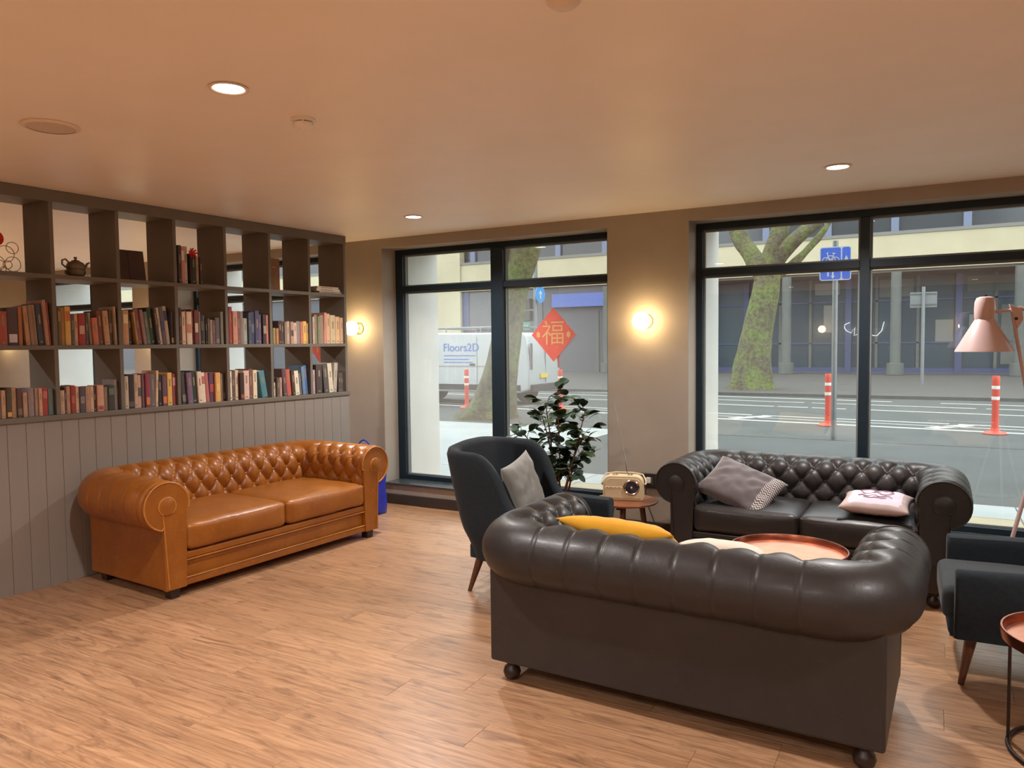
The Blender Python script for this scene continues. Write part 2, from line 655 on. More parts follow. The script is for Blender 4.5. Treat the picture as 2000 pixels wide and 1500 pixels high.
# ------------------------------------------------------------------ partition with bookcase
A0 = (-4.88, 2.44)
TH = atan2(2.86, .17)              # direction of the partition
DEP = .33
S0, S1 = -1.37, 2.905
part = empty('wall_left', (A0[0], A0[1], 0), TH, kind='structure')
part['label'] = 'grey boarded half-height partition below the bookcase'
MB().box(S0, S1 - .004, .012, DEP - .012, 0, 1.045).build('core', M['panel'], part)
BW = .10625
nb = int(round((S1 - S0) / BW))
bm_ = MB()
c_ = .0026
bm_.prism([(c_ * .2, .012), (c_ * .2, c_), (c_, 0), (BW - c_, 0), (BW - c_ * .2, c_), (BW - c_ * .2, .012)], 0, 1.045, axis='z')
board_me = bm_.mesh('board', M['panel'])
for k in range(nb):
    o = bpy.data.objects.new('board', board_me)
    o.location = (S1 - (k + 1) * BW, 0, 0)
    link(o, part)
    o2 = bpy.data.objects.new('board', board_me)
    o2.location = (S1 - k * BW, DEP, 0)
    o2.rotation_euler = (0, 0, pi)
    if k < 3:
        link(o2, part)
MB().box(S0, S1 - .004, DEP - .012, DEP, 0, 1.045).build('back_lining', M['panel'], part)
MB().box(S1 - .004, S1 + .012, .0, DEP, 0, 1.045).build('end_board', M['panel'], part, bevel=.003)

case = empty('open_bookcase', (A0[0], A0[1], 1.05), TH, 'tall grey open-backed bookcase of square compartments on the boarded partition', 'bookcase')
MB().box(S0, S1 + .012, -.012, DEP + .01, -.004, .030).build('bottom_shelf', M['shelf'], case, bevel=.003)
for zz in (1.495 - 1.05, 1.944 - 1.05):
    MB().box(S0, S1, 0, DEP, zz, zz + .027).build('shelf', M['shelf'], case, bevel=.002)
MB().box(S0, S1, 0.001, DEP - .001, 2.435 - 1.05, 2.5 - 1.05).build('top_rail', M['shelf'], case, bevel=.002)
MB().box(S0, S1, -.006, .014, 2.425 - 1.05, 2.499 - 1.05).build('fascia', M['shelf'], case, bevel=.002)
DIV = [.355 + .425 * k for k in range(-3, 7)]
for d in DIV:
    d = min(d, S1)
    MB().box(d - .026, d, .002, DEP - .002, .030, 2.435 - 1.05).build('upright', M['shelf'], case, bevel=.002)

# ------------------------------------------------------------------ ceiling fittings
DL = [(-2.395, 2.07), (-.494, 4.77), (-3.55, 4.82), (1.35, 2.1), (-.9, -.4), (-3.7, -.9), (1.6, -.9), (-2.3, -2.9), (.6, -3.0)]  # those past the labelled ones are unseen lamps added as fill
DL2 = [(-6.6, 4.3), (-9.6, 4.3), (-6.6, 1.6), (-9.6, 1.6)]  # unseen lamps added to brighten the next room
DLAB = ['bright round recessed ceiling downlight beside the smoke detector', 'round recessed ceiling downlight above the far dark sofa',
        'small round recessed ceiling downlight above the left window']


def downlight(x, y, label, energy):
    root = empty('ceiling_downlight', (x, y, ZC), 0, label, 'light', 'recessed ceiling downlights')
    MB().lathe([(.064, 0), (.074, -.002), (.076, -.006), (.066, -.008), (.058, -.004), (.056, 0)], 32, cap=False).build('trim_ring', M['ceilwhite'], root, smooth=40)
    MB().lathe([(0, -.0045), (.057, -.004)], 32, cap=False).build('lamp', M['lamp_led'], root)
    ld = bpy.data.lights.new('downlight', 'SPOT')
    ld.energy = energy
    ld.color = SPOTCOL
    ld.spot_size = radians(150)
    ld.spot_blend = .65
    ld.shadow_soft_size = .05
    lo = bpy.data.objects.new('downlight_beam', ld)
    link(lo, root)
    lo.location = (0, 0, -.02)


for k, (x, y) in enumerate(DL):
    downlight(x, y, DLAB[k] if k < 3 else 'added fill downlight in the ceiling, outside the picture', DOWNLIGHT_W if k < 3 else FILL_W)
for k, (x, y) in enumerate(DL2):
    downlight(x, y, 'added ceiling downlight brightening the next room', DOWNLIGHT_W)

sp = empty('ceiling_speaker', (-3.475, 2.005, ZC), 0, 'flat round perforated ceiling speaker above the bookcase', 'speaker')
MB().lathe([(.115, 0), (.118, -.006), (.112, -.011), (.098, -.012)], 40, cap=False).build('rim', M['ceilwhite'], sp, smooth=40)
gm = MB()
gm.lathe([(.099, -.010), (.06, -.014), (0, -.016)], 40, cap=False)
gm.build('grille', mat('perforated_grille', srgb(214, 198, 184), srgb(196, 180, 166), rough=.6, nscale=180, bump=.6, bscale=200), sp, smooth=40)

sd = empty('smoke_detector', (-2.441, 2.513, ZC), 0, 'small white round smoke detector on the ceiling', 'smoke detector')
MB().lathe([(.052, 0), (.054, -.012), (.046, -.016)], 28).build('base', M['white'], sd, smooth=40)
MB().lathe([(.036, -.014), (.036, -.034)], 28).build('slot', M['black'], sd, smooth=40)
MB().lathe([(.044, -.020), (.047, -.026), (.044, -.034), (.030, -.042), (.014, -.046), (.010, -.054), (0, -.056)], 28).build('cap', M['white'], sd, smooth=40)
for k in range(6):
    a = k * pi / 3 + .2
    MB().box(.036, .050, -.003, .003, -.034, -.012).build('rib', M['white'], sd, rot=(0, 0, a))
s3 = empty('ceiling_sensor', (-.953, 2.04, ZC), 0, 'round ceiling fitting cut off by the top edge of the picture', 'sensor')
MB().lathe([(.05, 0), (.05, -.014), (.036, -.026), (0, -.03)], 28).build('housing', M['ceilwhite'], s3, smooth=40)


# ------------------------------------------------------------------ globe sconces
def sconce(x, y, z, rz, label, energy):
    root = empty('globe_wall_light', (x, y, z), rz, label, 'wall light', 'glowing opal globe wall lights')
    MB().lathe([(0, 0), (.055, 0), (.055, .012), (.02, .018), (.018, .05), (.034, .052), (.036, .062), (0, .064)], 28).build('wall_plate', M['brass'], root, smooth=40, rot=(pi / 2, 0, 0))
    prof = [(.068 * sin(pi * i / 18), -.068 * cos(pi * i / 18)) for i in range(19)]
    g = MB().lathe(prof, 32, cap=False).build('globe', M['globe'], root, smooth=60, loc=(0, -.110, 0))


SC = [(-1.95, 'glowing globe wall light on the pier between the two windows'), (-4.83, 'glowing globe wall light half hidden by the bookcase end'),
      (-7.87, 'globe wall light in the next room'), (-11.0, 'second globe wall light in the next room')]

for k, (x, l) in enumerate(SC):
    sconce(x, YW, 1.665, 0, l, SCONCE_W)
sconce(-1.90, YB, 1.73, pi, 'globe wall light on the back wall', SCONCE_W)
sconce(.47, YB, 1.735, pi, 'second globe wall light on the back wall', SCONCE_W)

# handwriting-like white neon on the back wall; the window glass mirrors it
ns_ = empty('neon_sign', (0, YB, 0), 0, 'white neon handwriting on the back wall, mirrored in the wide window', 'neon sign')
for pts in ([(-1.403, 1.848), (-1.494, 1.81), (-1.500, 1.75), (-1.465, 1.691), (-1.383, 1.65), (-1.312, 1.747), (-1.328, 1.599), (-1.238, 1.627), (-1.186, 1.784)],
            [(-1.044, 1.839), (-1.114, 1.743), (-1.115, 1.66), (-1.059, 1.605), (-.935, 1.584), (-.849, 1.679), (-.807, 1.853)]):
    MB().tube([(x, .05, z) for x, z in pts], .009, 8).build('neon_tube', M['neon'], ns_, smooth=60)
MB().box(-1.5, -.8, .0, .03, 1.70, 1.72).build('mounting_rail', M['white'], ns_)
# ------------------------------------------------------------------ chesterfield sofas
def chesterfield(name, L, D, loc, rz, label, m, mp, group, foot='bun', zb=.10, zc=.585, du=.146, amp=.034, cushion_h=.165, seat_top=.455, seed=0, r=.11, rc=.06, dv=.080):
    root = empty(name, loc, rz, label, 'sofa', group)
    th = .14
    xi, yi = L / 2 - th, D - th
    yf = .012
    # inner plan path from the left arm front, round the back, to the right arm front
    la = yi - rc - yf
    lc = rc * pi / 2
    lb = 2 * xi - 2 * rc
    tot = 2 * la + 2 * lc + lb

    def plan(s):
        if s < la:
            return Vector((-xi, yf + s, 0)), Vector((-1, 0, 0))
        s -= la
        if s < lc:
            a = s / rc
            n = Vector((-cos(a), sin(a), 0))
            return Vector((-xi + rc, yi - rc, 0)) + n * rc, n
        s -= lc
        if s < lb:
            return Vector((-xi + rc + s, yi, 0)), Vector((0, 1, 0))
        s -= lb
        if s < lc:
            a = s / rc
            n = Vector((sin(a), cos(a), 0))
            return Vector((xi - rc, yi - rc, 0)) + n * rc, n
        s -= lc
        return Vector((xi, yi - rc - s, 0)), Vector((1, 0, 0))

    z_in = .27
    straight = zc - z_in
    a_end = pi * 1.53
    arc = r * a_end
    vt = straight + arc

    def prof(v):
        """offset outward, height, normal (o, z) for arc length v"""
        if v < straight:
            return -.012 * (1 - v / straight), z_in + v, -1.0, 0.0
        a = pi - (v - straight) / r
        return r + r * cos(a), zc + r * sin(a), cos(a), sin(a)

    ns = max(2, round(tot / du))
    du_ = tot / ns
    v_last = straight + r * 1.34
    kv = 6

    def sinp(x):
        return abs(sin(pi * x))

    def height(s, v):
        e = .38
        vv = (v - v_last) / dv
        U = s / du_ + .5
        ph = (kv % 2) * .5
        edge = min(1.0, min(s, tot - s) / .03)
        if vv <= 0:
            a = U + vv / 2
            b_ = U - vv / 2
            h = (sinp(a) * sinp(b_)) ** (e * .9)
            return amp * h * (.35 + .65 * edge)
        ch = sinp(U) ** (2 * e * .9)
        f = max(0.0, 1 - vv / .62)
        base = 1 - f + f * ch
        dd = abs((U + .5) % 1.0 - .5) * du_
        groove = .0045 * math.exp(-(dd / .0055) ** 2) * min(1, vv / .8)
        return amp * (base * (1 - .30 * min(1, vv / 3.5))) * (.35 + .65 * edge) - groove

    nu = int(ns * 18)
    nv = 84
    b = MB()

    def fn(i, j):
        s, v = i * tot, j * vt
        p, n = plan(s)
        o, z, no, nz = prof(v)
        h = height(s, v)
        w_ = .0035 * noise.noise(Vector((s * 9 + seed, v * 12, 0)))
        h += w_
        q = p + n * (o + no * h)
        return (q.x, q.y, z + nz * h)

    b.grid(fn, nu, nv)
    b.build('tufted_back_and_arms', m, root, smooth=180)
    # buttons
    bb_ = MB()
    for rrow in range(0, 6):
        v = v_last - rrow * dv
        if v < .05:
            continue
        o, z, no, nz = prof(v)
        tip = .006
        for k in range(ns + 1):
            U = k - .5 + (rrow % 2) * .5 + .0
            s = U * du_
            if s < .04 or s > tot - .04:
                continue
            p, n = plan(s)
            q = p + n * (o + no * .006)
            c = Vector((q.x, q.y, z + nz * .006))
            d = Vector((n.x * no, n.y * no, nz)).normalized()
            Rm = d.to_track_quat('Z', 'Y').to_matrix().to_4x4()
            bb_.lathe([(.011, 0), (.0105, .004), (.006, .0065), (0, .007)], 8, M=Matrix.Translation(c) @ Rm, cap=False)
    bo = bb_.build('tufting_button', mp, root, smooth=60)
    bo['kind'] = 'stuff'
    # outer body: two arm cheeks and a back board, all leather
    MB().box(-L / 2, -L / 2 + th - .015, .006, D - .02, zb, zc - .05).build('arm_side_panel', m, root, bevel=.012, seg=3, smooth=60)
    MB().box(L / 2 - th + .015, L / 2, .006, D - .02, zb, zc - .05).build('arm_side_panel', m, root, bevel=.012, seg=3, smooth=60)
    MB().box(-L / 2 - .001, L / 2 + .001, D - th + .02, D, zb, zc - .05).build('back_panel', m, root, bevel=.012, seg=3, smooth=60)
    # front rail with a rolled lip and a sunk panel
    fr = MB()
    zr = seat_top - cushion_h - .005
    fr.box(-xi - .02, xi + .02, .03, D - th, zb + .005, zr - .01)
    fr.box(-xi - .02, xi + .02, .008, .05, zb, zb + .045)
    fr.box(-xi - .02, xi + .02, .008, .05, zr - .045, zr)
    fr.build('front_rail', m, root, bevel=.009, seg=3, smooth=60)
    tp = MB()
    tp.tube([(-xi, .006, zb + .05), (xi, .006, zb + .05)], .005, 8)
    tp.tube([(-xi, .006, zr - .048), (xi, .006, zr - .048)], .005, 8)
    tp.build('rail_piping', mp, root, smooth=60)
    # scroll-shaped arm fronts
    for s in (-1, 1):
        out = []
        cx = xi + r
        R = r + amp * .62
        a0 = -radians(76)
        out.append((xi + .004, zb))
        out.append((xi - .012, zc - .02))
        for k in range(0, 25):
            a = pi + radians(8) - (pi + radians(8) - a0) * k / 24
            out.append((cx + R * cos(a), zc + R * sin(a)))
        out.append((L / 2 + .004, zc - R * .86))
        out.append((L / 2, zb))
        pts = [(s * x, z) for x, z in out]
        if s < 0:
            pts.reverse()
        ap = MB()
        ap.prism(pts, -.004, .03)
        a = ap.build('arm_front', m, root, bevel=.008, seg=3, smooth=50)
        pi_ = MB()
        ring = [Vector((cx * s, -.006, zc)) + Vector((.054 * cos(t) * s, 0, .054 * sin(t))) for t in [radians(-60) + k * radians(296) / 30 for k in range(31)]]
        down = [Vector((s * (xi + .03), -.006, zb + .02)), Vector((s * (xi + .036), -.006, zc - .12))]
        pi_.tube([(q.x, q.y, q.z) for q in reversed(ring)], .0045, 8)
        pi_.tube([(s * (x_ + .0), -.004, z_) for x_, z_ in out[1:-1]], .0055, 8)
        pi_.tube([(s * (cx + .03), -.006, zc - .05), (s * (cx + .022), -.006, zc - .15), (s * (cx + .004), -.006, zb + .01)], .0045, 8)
        pi_.build('scroll_piping', mp, a, smooth=60)
        bs = MB().lathe([(0, 0), (.05, 0), (.052, .006), (.04, .011), (0, .013)], 28)
        bs.build('scroll_disc', m, a, smooth=60, loc=(s * cx, -.003, zc), rot=(pi / 2, 0, 0))
    # seat cushions
    cw = xi - .004
    cd = D - th - .01
    for s in (-1, 1):
        vs_, fs_ = rounded_box(cw - .004, cd, cushion_h, .035, 16, puff=.028, wrinkle=.0045, seed=seed + s, side_puff=.012)
        c = MB().add(vs_, fs_).build('seat_cushion', m, root, smooth=180, loc=(s * (xi / 2), cd / 2 - .012, seat_top - cushion_h))
        pp = MB()
        w_, d_ = cw / 2 - .006, cd / 2 - .004
        rr = .03
        pts = []
        for (cx_, cy_, a0_) in ((w_ - rr, d_ - rr, 0), (-w_ + rr, d_ - rr, 90), (-w_ + rr, -d_ + rr, 180), (w_ - rr, -d_ + rr, 270)):
            for k in range(5):
                a_ = radians(a0_ + k * 22.5)
                pts.append((cx_ + rr * cos(a_), cy_ + rr * sin(a_), cushion_h - .024))
        pp.tube(pts, .0045, 6, closed=True)
        pp.build('piping', mp, c, smooth=60)
    # feet
    for sx in (-1, 1):
        for sy in (0, 1):
            x = sx * (L / 2 - .07)
            y_ = .05 if sy == 0 else D - .07
            if foot == 'bun':
                MB().lathe([(0, 0), (.02, .001), (.034, .014), (.040, .034), (.034, .054), (.022, .064), (.022, .070), (.032, .078), (.034, zb + .004), (0, zb + .004)], 24).build('foot', M['darkwood'], root, smooth=50, loc=(x, y_, 0))
            else:
                MB().prism([(-.028, 0), (.028, 0), (.036, zb + .004), (-.036, zb + .004)], -.032, .032).build('foot', M['darkwood'], root, bevel=.004, loc=(x, y_, 0))
    return root


SG = 'dark brown leather chesterfield sofas facing each other'
tan = chesterfield('chesterfield_sofa', 1.80, .82, (-3.86, 3.72, 0), radians(90 - 3.9), 'tan leather chesterfield sofa below the bookcase', M['tan'], M['tan_pipe'],
                   None, foot='block', zb=.06, zc=.565, amp=.040, seat_top=.44, cushion_h=.17, seed=3, r=.118, rc=.05, du=.130, dv=.088)
near = chesterfield('chesterfield_sofa', 1.58, .72, (-.885, 3.515, 0), radians(180 - 1.8), 'dark brown leather chesterfield sofa seen from behind, nearest the camera',
                    M['brown'], M['brown_pipe'], SG, zb=.095, zc=.588, seed=11)
far = chesterfield('chesterfield_sofa', 1.57, .70, (-.685, 4.73, 0), radians(-1.0), 'dark brown leather chesterfield sofa in front of the wide window',
                   M['brown'], M['brown_pipe'], SG, zb=.095, zc=.588, seed=23)


# ------------------------------------------------------------------ scatter cushions
def pillow(name, w, h, t, m, M4, label, group=None, n=28, seed=0, wr=.006, mats=None, mfn=None, sag=0.0):
    b = MB()
    for side in (1, -1):
        vs, fs = [], []
        for i in range(n + 1):
            for j in range(n + 1):
                u, v = -1 + 2 * i / n, -1 + 2 * j / n
                x = w / 2 * u * (1 - .075 * (1 - v * v))
                y = h / 2 * v * (1 - .075 * (1 - u * u))
                k = max(0.0, (1 - u ** 4) * (1 - v ** 4)) ** .55 * (1 - .28 * (u * u + v * v) / 2)
                z = side * t / 2 * k
                edge = min(1, 4 * min(1 - abs(u), 1 - abs(v)))
                if wr:
                    z += edge * wr * (noise.noise(Vector((x * 9 + y * 4, y * 16 - x * 9, seed))) + .5 * noise.noise(Vector((x * 24, y * 20, seed + side))))
                z += -sag * (u * u) - sag * .5 * v * v
                vs.append((x, y, z))
        for i in range(n):
            for j in range(n):
                q = (i * (n + 1) + j, (i + 1) * (n + 1) + j, (i + 1) * (n + 1) + j + 1, i * (n + 1) + j + 1)
                fs.append(q if side > 0 else tuple(reversed(q)))
        base = len(b.v)
        b.add(vs, fs)
        if mfn:
            k0 = len(b.f) - len(fs)
            for q in range(k0, len(b.f)):
                c = [sum(b.v[x_][a] for x_ in b.f[q]) / 4 for a in range(3)]
                b.m[q] = mfn(c, side, w, h)
    bmx = bmesh.new()
    me = b.mesh('pillow', mats or [m], smooth=None, recalc=False)
    bmx.from_mesh(me)
    bmesh.ops.remove_doubles(bmx, verts=bmx.verts, dist=1e-5)
    for f in bmx.faces:
        f.smooth = True
    bmx.to_mesh(me)
    bmx.free()
    o = bpy.data.objects.new(name, me)
    link(o)
    o.matrix_world = M4
    return tag(o, label, 'cushion', group)


M['velvet'] = mat('grey_velvet', srgb(120, 120, 114), srgb(106, 106, 101), rough=.8, nscale=9, sheen=.6, bump=.25, bscale=300, bdist=.001)
M['mustard'] = mat('mustard_cotton', srgb(232, 172, 40), srgb(222, 160, 34), rough=.85, nscale=9, sheen=.2, bump=.25, bscale=300, bdist=.001)
M['cream_cloth'] = mat('cream_cotton', srgb(232, 222, 206), rough=.85, bump=.25, bscale=300, bdist=.001)
M['mauve'] = mat('mauve_grey_velvet', srgb(92, 82, 84), srgb(80, 72, 74), rough=.8, nscale=7, sheen=.5, bump=.2, bscale=300, bdist=.001)
M['blush'] = mat('blush_cotton', srgb(184, 164, 160), srgb(176, 156, 152), rough=.85, nscale=8, bump=.2, bscale=300, bdist=.001)
M['print'] = mat('pale_pink_print', srgb(204, 190, 204), rough=.8, bump=.2, bscale=300, bdist=.001)
M['ink'] = mat('mauve_ink', srgb(150, 110, 130), rough=.8)


def herring():
    m, nt, b = new_mat('herringbone_weave')
    b.inputs['Roughness'].default_value = .85
    tc = node(nt, 'ShaderNodeTexCoord')
    sx = node(nt, 'ShaderNodeSeparateXYZ')
    nt.links.new(tc.outputs['Object'], sx.inputs[0])
    pp = node(nt, 'ShaderNodeMath', operation='PINGPONG')
    pp.inputs[1].default_value = .012
    nt.links.new(sx.outputs[0], pp.inputs[0])
    ad = node(nt, 'ShaderNodeMath', operation='ADD')
    nt.links.new(pp.outputs[0], ad.inputs[0])
    nt.links.new(sx.outputs[1], ad.inputs[1])
    mu = node(nt, 'ShaderNodeMath', operation='MULTIPLY')
    mu.inputs[1].default_value = 330
    nt.links.new(ad.outputs[0], mu.inputs[0])
    sn = node(nt, 'ShaderNodeMath', operation='SINE')
    nt.links.new(mu.outputs[0], sn.inputs[0])
    r = node(nt, 'ShaderNodeValToRGB')
    r.color_ramp.elements[0].position = .35
    r.color_ramp.elements[1].position = .6
    r.color_ramp.elements[0].color = srgb(92, 84, 86) + (1,)
    r.color_ramp.elements[1].color = srgb(206, 198, 192) + (1,)
    nt.links.new(sn.outputs[0], r.inputs[0])
    nt.links.new(r.outputs[0], b.inputs['Base Color'])
    return m


M['herring'] = herring()


def place(loc, rz=0, rx=0, ry=0):
    return Matrix.Translation(loc) @ RZ(rz) @ RX(rx) @ RY(ry)


# ------------------------------------------------------------------ felt armchairs
def armchair(loc, rz, label, group):
    root = empty('wing_armchair', loc, rz, label, 'armchair', group)
    W, DD = .73, .76
    th = .085
    xo, yo = W / 2 - th / 2, DD - th / 2
    rc = .13
    yf = .03
    la, lc, lb = yo - rc - yf, rc * pi / 2, 2 * xo - 2 * rc
    tot = 2 * la + 2 * lc + lb

    def plan(s):
        if s < la:
            return Vector((-xo, yf + s, 0)), Vector((-1, 0, 0))
        s -= la
        if s < lc:
            a = s / rc
            n = Vector((-cos(a), sin(a), 0))
            return Vector((-xo + rc, yo - rc, 0)) + n * rc, n
        s -= lc
        if s < lb:
            return Vector((-xo + rc + s, yo, 0)), Vector((0, 1, 0))
        s -= lb
        if s < lc:
            a = s / rc
            n = Vector((sin(a), cos(a), 0))
            return Vector((xo - rc, yo - rc, 0)) + n * rc, n
        s -= lc
        return Vector((xo, yo - rc - s, 0)), Vector((1, 0, 0))

    def sm(x):
        x = max(0, min(1, x))
        return x * x * (3 - 2 * x)

    b = MB()
    nu, nk = 110, 26

    def fn(i, j):
        s = i * tot
        p, n = plan(s)
        d = min(s, tot - s)              # distance from the arm front
        rise = sm((d - .33) / .17)
        mid = 1 - abs(2 * s / tot - 1)
        ztop = .515 + rise * (.335 + .035 * sm((mid - .5) * 2.2)) + .008 * sm(d / .3)
        zbt = .20
        # closed section: up the inside, over, down the outside
        t = j
        half = th / 2
        if t < .42:
            z = zbt + (ztop - half - zbt) * (t / .42)
            o = -half
        elif t < .58:
            a = pi - (t - .42) / .16 * pi
            z = ztop - half + half * sin(a)
            o = half * cos(a)
        else:
            z = ztop - half - (ztop - half - zbt) * ((t - .58) / .42)
            o = half
        back = max(0, (z - .3))
        lean = .24 * back * sm((d - .25) / .35)
        flare = .035 * sm((z - .5) / .4) * (1 - abs(n.y))
        tuck = -.05 * sm((.42 - z) / .24) * (1 if o > 0 else 0)
        q = p + n * (o + flare + tuck + (.015 * sin(pi * (z - .2) / .7) if o > 0 else 0))
        q.y += lean
        wingf = sm((z - .5) / .3) * (1 - sm((d - .33) / .2)) * rise
        q.y -= .10 * wingf
        return (q.x, q.y, z)

    b.grid(fn, nu, nk)
    # close the two arm fronts and the underside
    row = nk + 1
    b.f.append(tuple(range(0, row)))
    b.m.append(0)
    b.f.append(tuple(reversed(range(nu * row, nu * row + row))))
    b.m.append(0)
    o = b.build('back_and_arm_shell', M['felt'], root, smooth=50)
    md = o.modifiers.new('bevel', 'BEVEL')
    md.width = .012
    md.segments = 3
    md.limit_method = 'ANGLE'
    md.angle_limit = radians(55)
    vs, fs = rounded_box(W - 2 * th + .02, DD - .05, .10, .02, 8)
    MB().add(vs, fs).build('seat_base', M['felt'], root, smooth=180, loc=(0, (DD - .05) / 2 + .01, .195))
    vs, fs = rounded_box(W - 2 * th - .012, DD - th - .04, .145, .04, 14, puff=.018, wrinkle=.002, seed=5)
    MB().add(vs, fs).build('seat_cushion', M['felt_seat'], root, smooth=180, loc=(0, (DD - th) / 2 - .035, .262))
    for sx in (-1, 1):
        for fy, dy in ((.10, -.04), (DD - .10, .05)):
            vs = MB()
            Mx = Matrix.Identity(4)
            p0 = Vector((sx * (W / 2 - .11), fy, .20))
            p1 = Vector((sx * (W / 2 - .06), fy + dy, 0))
            vs.tube([p0 + Vector((0, 0, .01)), p0, p1 + Vector((0, 0, .0))], [.026, .025, .012], 16)
            lg = vs.build('leg', M['walnut'], root, smooth=50)
    return root


AG = 'charcoal felt armchairs'
armchair((-1.735, 4.135, 0), radians(90 + 1), 'charcoal felt wing armchair with a grey velvet cushion, back towards the left window', AG)
armchair((.06, 4.045, 0), radians(-90 + 2), 'charcoal felt armchair cut off by the right edge of the picture', AG)

pillow('velvet_cushion', .39, .37, .13, M['velvet'], place((-2.185, 4.05, .618), radians(92), radians(74), 0) @ RZ(radians(10)), 'grey velvet scatter cushion leaning in the wing armchair', seed=2, wr=.012)
# cushions on the near sofa: lying against its back, seen over the top
pillow('mustard_cushion', .54, .40, .13, M['mustard'], place((-1.225, 3.235, .606), radians(178), radians(27), 0) @ RZ(radians(6)), 'mustard yellow cushion showing over the back of the near sofa', seed=4)
pillow('cream_cushion', .38, .38, .12, M['cream_cloth'], place((-.765, 3.28, .570), radians(178), radians(20), 0) @ RZ(radians(6)), 'cream cushion barely showing over the back of the near sofa', seed=6)


def mf(c, side, w, h):
    return 1 if c[0] > w * .30 else 0


pillow('patterned_cushion', .47, .40, .15, M['mauve'], place((-1.07, 4.945, .562), radians(4), radians(31), radians(11)) @ RZ(radians(-20)), 'mauve grey cushion with a herringbone woven end on the far sofa', seed=8, wr=.016, mats=[M['mauve'], M['herring']], mfn=mf)


def mf2(c, side, w, h):
    return 1 if side > 0 and abs(c[0]) < w * .36 and abs(c[1]) < h * .40 else 0


pc = pillow('blush_cushion', .38, .36, .11, M['blush'], place((-.275, 4.90, .538), radians(-3), radians(4), 0), 'blush pink cushion printed with a mauve drawing, lying flat on the far sofa', seed=9, wr=.008, mats=[M['blush'], M['print']], mfn=mf2)
# the mauve line drawing printed on it
pr = MB()
def curve_on(pts):
    out = []
    for x, y in pts:
        u, v = x / .19, y / .18
        k = max(0.0, (1 - u ** 4) * (1 - v ** 4)) ** .55 * (1 - .28 * (u * u + v * v) / 2)
        out.append((x, y, .055 * k + .003))
    return out
for ph in (0, 1):
    pr.tube(curve_on([((-.045 if ph else .045) + .038 * cos(t) * (1 + .25 * sin(3 * t)), .03 + .05 * sin(t)) for t in [k * 2 * pi / 20 for k in range(20)]]), .0028, 5, closed=True)
pr.tube(curve_on([(-.09 + .018 * k, -.055 + .015 * sin(k * 1.7)) for k in range(11)]), .0028, 5)
pr.tube(curve_on([(-.06 + .02 * k, -.085 + .008 * cos(k * 1.9)) for k in range(7)]), .0024, 5)
pr.build('printed_drawing', M['ink'], pc, smooth=60)


# ------------------------------------------------------------------ tables
def tray_table(loc, r, h, label, rot=0, legs=3):
    root = empty('copper_tray_table', loc, rot, label, 'side table', 'round copper tray tables')
    MB().lathe([(0, h - .004), (r - .012, h - .004), (r - .012, h - .009), (0, h - .009)], 56).build('tray', M['copper'], root, smooth=40)
    MB().lathe([(r - .014, h - .010), (r - .012, h + .012), (r - .006, h + .028), (r, h + .028), (r + .002, h + .020), (r - .002, h - .012), (r - .014, h - .014), (r - .014, h - .010)], 56, cap=False).build('rim', M['copper_rim'], root, smooth=50)
    MB().tube([((r - .03) * cos(2 * pi * k / 40), (r - .03) * sin(2 * pi * k / 40), .008) for k in range(40)], .008, 8, closed=True).build('base_ring', M['iron'], root, smooth=60)
    MB().tube([((r - .03) * cos(2 * pi * k / 40), (r - .03) * sin(2 * pi * k / 40), h - .021) for k in range(40)], .007, 8, closed=True).build('top_ring', M['iron'], root, smooth=60)
    for k in range(legs):
        a = 2 * pi * k / legs + .35
        lg = MB()
        c, s = cos(a), sin(a)
        lg.box(r - .036, r - .026, -.011, .011, .008, h - .018, M=RZ(a))
        lg.build('leg', M['iron'], root, bevel=.002)
    return root


tray_table((-.625, 3.99, 0), .285, .42, 'round copper tray table between the two dark sofas')
tray_table((.50, 3.25, 0), .265, .42, 'round copper tray table at the lower right corner', rot=radians(150) , legs=3)

rt = empty('round_side_table', (-1.83, 4.87, 0), 0, 'round walnut side table carrying the cream radio', 'side table')
MB().lathe([(0, .398), (.16, .398), (.212, .404), (.222, .412), (.222, .418), (.216, .422), (0, .422)], 48).build('table_top', M['walnut_top'], rt, smooth=30)
for k in range(3):
    a = radians(-78 + 120 * k)
    lg = MB()
    lg.tube([(.115 * cos(a), .115 * sin(a), .40), (.175 * cos(a), .175 * sin(a), 0)], [.021, .013], 14)
    lg.build('leg', M['walnut'], rt, smooth=50)
MB().box(-.13, .13, -.02, .02, .372, .398).build('stretcher', M['walnut'], rt, bevel=.003)
MB().box(-.02, .02, -.13, .13, .372, .3978).build('stretcher', M['walnut'], rt, bevel=.003)

# radio
M['radio'] = mat('cream_leatherette', srgb(214, 196, 158), srgb(206, 188, 150), rough=.5, nscale=20, bump=.15, bscale=260)
M['radio_trim'] = mat('ivory_plastic', srgb(232, 220, 190), rough=.35)
M['chrome'] = mat('chrome', srgb(210, 206, 200), rough=.15, metal=1)
ra = empty('portable_radio', (-1.845, 4.875, .422), radians(15), 'cream retro portable radio with a round dial and raised aerial', 'radio')
rw, rd, rh = .275, .10, .168
def rr_outline(w, h, rt_, rb):
    pts = []
    for cx, cz, a0, r_ in ((w / 2 - rb, rb, -90, rb), (w / 2 - rt_, h - rt_, 0, rt_), (-w / 2 + rt_, h - rt_, 90, rt_), (-w / 2 + rb, rb, 180, rb)):
        for k in range(9):
            a = radians(a0 + k * 90 / 8)
            pts.append((cx + r_ * cos(a), cz + r_ * sin(a)))
    return pts
MB().prism(rr_outline(rw, rh, .055, .012), -rd / 2, rd / 2).build('case', M['radio'], ra, bevel=.006, seg=3, smooth=50)
MB().prism(rr_outline(rw - .03, rh - .03, .042, .008), -rd / 2 - .004, -rd / 2 + .004).build('front_panel', M['radio'], ra, bevel=.003, smooth=50, loc=(0, 0, .015))
